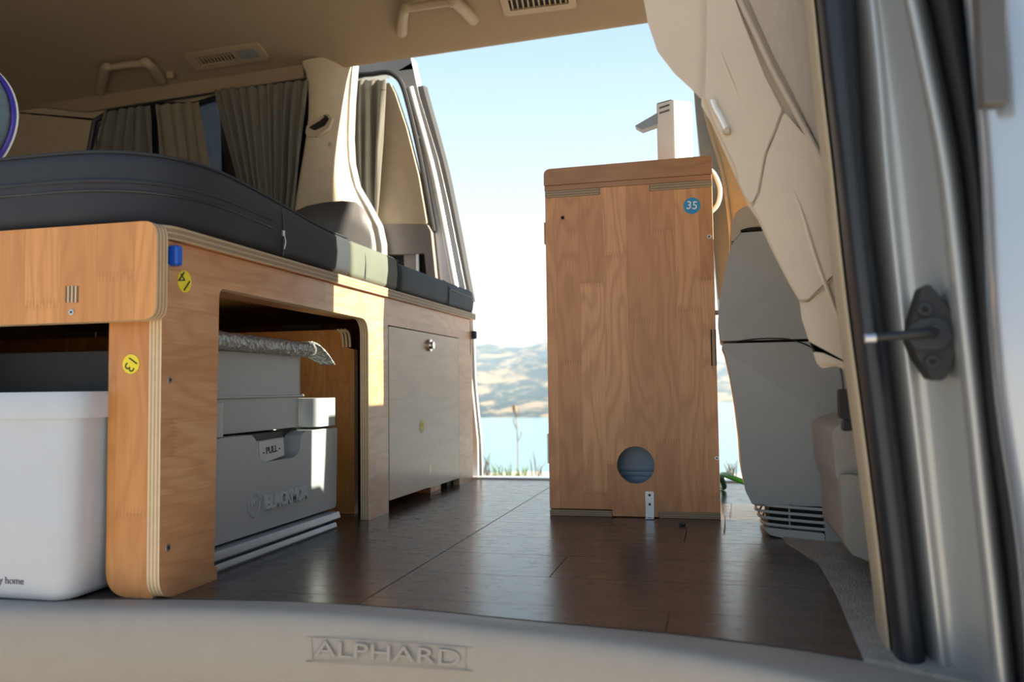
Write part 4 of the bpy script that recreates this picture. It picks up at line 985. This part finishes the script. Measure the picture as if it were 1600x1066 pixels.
YU = YC; YC = 1.448; k0_ = len(cn.children)
vz1, vz0 = at(1230, 791, 1, YC).z, at(1230, 832, 1, YC).z
xv0, xv1 = at(1176, 800, 1, YC).x, at(1289, 800, 1, YC).x
# foot with vent opening: right block, bottom, slats
fz = at(1230, 850, 1, YC).z
ext('foot_shell', [rnd([(xv1, .0005), (XR, .0005), (XR, vz1-.001), (xv1, vz1-.001)], .003, 3)], 1, YC+.002, YC+.185, M['console'], cn, .004, 3)
ext('foot_shell', [rnd([(at(1192, 832, 1, YC).x, vz0-.001), (at(1206, 846, 1, YC).x, .004), (at(1230, 852, 1, YC).x, .0005), (xv1-.001, .0005), (xv1-.001, vz0-.001)], .004, 3)], 1, YC+.002, YC+.185, M['console'], cn, .008, 3)
box('vent_recess', (xv0+.030, YC+.022, vz0-.002), (xv1-.0005, YC+.185, vz1-.004), M['gap'], cn, .001)
for k in range(4):
    z_ = vz0+(vz1-vz0)*(k+.35)/4+.001; xi = xv0+(.016-.0045*k)
    tube('vent_slat', [(xi+.012, YC+.14, z_+.002), (xi+.002, YC+.06, z_), (xi+.004, YC+.02, z_), (xi+.022, YC+.004, z_), (xv1, YC+.004, z_)], .0028, M['console'], cn, seg=8, sm=5, flat=.7)
tube('vent_divider', [((xv0+xv1)/2+.004, YC+.008, vz0), ((xv0+xv1)/2+.004, YC+.008, vz1)], .0014, M['console'], cn, sm=0)
YC = YU
sm_ = [at(x, y, 1, YC-.0005) for x, y in ((1150, 534), (1180, 530), (1210, 529), (1236, 531), (1262, 540), (1282, 552))]
tube('shell_seam', sm_, .0011, M['gap'], cn, seg=6)
for o_ in list(cn.children):
    if o_.name.split('.')[0] in ('foot_shell', 'vent_recess', 'vent_slat', 'vent_divider'):
        w0 = wl(o_)
        for v in o_.data.vertices: v.co.y += .047*max(0, min(1, 1-((v.co+w0).x-.07)/.10))
# cap
cap = pc_([(1141, 384), (1142, 352), (1150, 332), (1163, 322), (1185, 326), (1260, 338)])+[(XR, at(1260, 338, 1, YC).z), (XR, at(1250, 358, 1, YC).z)]+pc_([(1186, 355), (1160, 360)])
ext('top_cap', [rnd(cap, .006, 4)], 1, YC-.002, YC+.185, M['beige'], cn, .012, 4)
tube('cap_gap', [at(1157, 361, 1, YC-.001), at(1172, 357, 1, YC-.003), at(1192, 356, 1, YC-.001)], .0018, M['gap'], cn, seg=6)
# ------------------------------------------------------------------ far front seat
fs2 = root('front_seat', 'grey backed front seat with tan lit side at the far side behind the cabinet', 'car seat', (.2, 2.05, .2))
YE = 1.955
sh = pl([(1080, 60), (1083, 130), (1088, 190), (1096, 260), (1108, 330), (1116, 400), (1122, 470), (1260, 470), (1240, 60)], 1, YE+.03)
ext('backrest_shell', [rnd(sh, .01, 4)], 1, YE+.03, YE+.34, pm('blue_grey_leather', (.30, .33, .35), .45), fs2, .035, 6)
cs = pl([(1096, 60), (1098, 150), (1108, 200), (1128, 262), (1138, 320), (1144, 380), (1146, 440), (1270, 440), (1250, 60)], 1, YE)
ext('backrest_cushion', [rnd(cs, .008, 4)], 1, YE, YE+.10, pm('tan_leather', (.50, .35, .19), .45, bs=260, bst=.2), fs2, .012, 4)
tube('piping', [at(x, y, 1, YE-.002) for x, y in ((1096, 60), (1099, 150), (1109, 202), (1127, 262), (1137, 320), (1143, 380), (1144, 430))], .0045, M['beige'], fs2, seg=8)
box('seat_base', (.04, 1.965, .27), (.60, 2.30, .46), M['dark'], fs2, .03, 4)
box('seat_mount', (.12, 1.93, .0), (.60, 2.28, .268), M['dark'], fs2, .01, 3)
# ------------------------------------------------------------------ door striker on the near pillar
YK = .788
sk = root('door_striker', 'black door striker with pin bolted to the silver near pillar', 'door striker', at(1455, 522, 1, YK))
dm = [(1438, 448), (1448, 446), (1462, 462), (1490, 500), (1494, 532), (1476, 588), (1466, 596), (1452, 592), (1430, 560), (1418, 532), (1422, 500)]
pf = [at(x, y, 1, YK) for x, y in dm]
ext('striker_plate', [rnd([(q.x, q.z) for q in pf], .004, 4)], 1, YK-.010, YK+.020, M['dark'], sk, .004, 3)
rb = pl([(1420, 510), (1436, 500), (1462, 496), (1480, 508), (1484, 528), (1474, 544), (1452, 548), (1428, 546), (1418, 532)], 1, YK-.011)
ext('striker_boss', [rnd(rb, .004, 4)], 1, YK-.016, YK-.009, M['rubber'], sk, .003, 3)
tube('striker_pin', [at(1352, 529, 1, YK-.025), at(1400, 525, 1, YK-.024), at(1450, 520, 1, YK-.022), at(1464, 521, 1, YK-.014)], .0042, M['dark'], sk, seg=10, rf=lambda k: .8+.35*k)
tag(tube('pin_tip', [at(1351, 529, 1, YK-.025), at(1368, 528, 1, YK-.025)], .0045, M['steel'], sk, seg=10, sm=0), 'worn steel pin tip')
for p_ in ((1444, 484), (1462, 518), (1456, 566)):
    c_ = at(*p_, 1, YK-.0115 if p_[1] != 518 else YK-.017); q = disc('striker_bolt', c_, 1, .0058, .003, M['rubber'], sk, 20, -1, .001); c3_ = c_.copy(); c3_.y -= .003; disc('bolt_socket', c3_, 1, .003, .0005, M['gap'], q, 6, -1)
# ------------------------------------------------------------------ grasses on the bank
MG = pm('dry_grass_stem', (.16, .12, .06), .8, bst=0); MGR = pm('green_grass', (.16, .28, .03), .7, bst=0)
YG = 6.3
st1 = root('grass_stalk', 'tall dark dry seed stalk standing on the bank between bed and cabinet', 'plant', at(809, 745, 1, YG))
tube('stem', [at(809, 745, 1, YG), at(809, 700, 1, YG), at(807, 660, 1, YG), at(804, 640, 1, YG)], .0035, MG, st1, seg=5)
for (x, y, dx) in ((809, 690, 5), (807, 670, -4), (806, 655, 4), (806, 648, -5)):
    tube('side_shoot', [at(x, y, 1, YG), at(x+dx, y-9, 1, YG), at(x+dx*1.1, y-16, 1, YG)], .003, MG, st1, seg=5)
box('seed_head', at(804, 643, 1, YG)-Vector((.011, .01, .016)), at(804, 636, 1, YG)+Vector((.011, .01, .016)), MG, st1, .015)
rs = random.Random(2)
def tuft(lab, px, n, h, mat, spread=10, grp='grass tufts on the bank', Yt=6.25):
    b0_ = at(px, 748, 1, Yt); r_ = root('grass_tuft', lab, 'grass', b0_, grp)
    vs = []; fs = []
    for k in range(n):
        x0 = px+rs.uniform(-spread, spread); hh = h*rs.uniform(.4, 1); lean = rs.uniform(-.45, .45)*hh
        pts = [at(x0, 748, 1, Yt), at(x0+lean*.35, 748-hh*.6, 1, Yt), at(x0+lean, 748-hh, 1, Yt+rs.uniform(-.05, .05))]
        i0 = len(vs); yo = rs.uniform(-.08, .08)
        for j, q in enumerate(pts):
            w_ = (.005, .004, .0008)[j]; vs += [q+Vector((-w_, yo, 0)), q+Vector((w_, yo, 0)), q+Vector((0, yo+w_, 0))]
        for j in range(2):
            for c in range(3): a_ = i0+j*3+c; b_ = i0+j*3+(c+1) % 3; fs.append((a_, b_, b_+3, a_+3))
    o = mk('blades', vs, fs, mat, r_); o['kind'] = 'stuff'
tuft('pale grass tuft on the bank just right of the bed frame', 757, 8, 42, MG, 8)
tuft('green grass tuft on the bank beside the dark stalk', 786, 16, 26, MGR, 12)
tuft('green and dry grass tuft left of the cabinet edge', 814, 14, 22, MGR, 9)
tuft('thin pale grass next to the cabinet left edge', 842, 6, 48, MG, 9)
tuft('thin grass on the bank seen between cabinet and console', 1146, 10, 30, MG, 10)
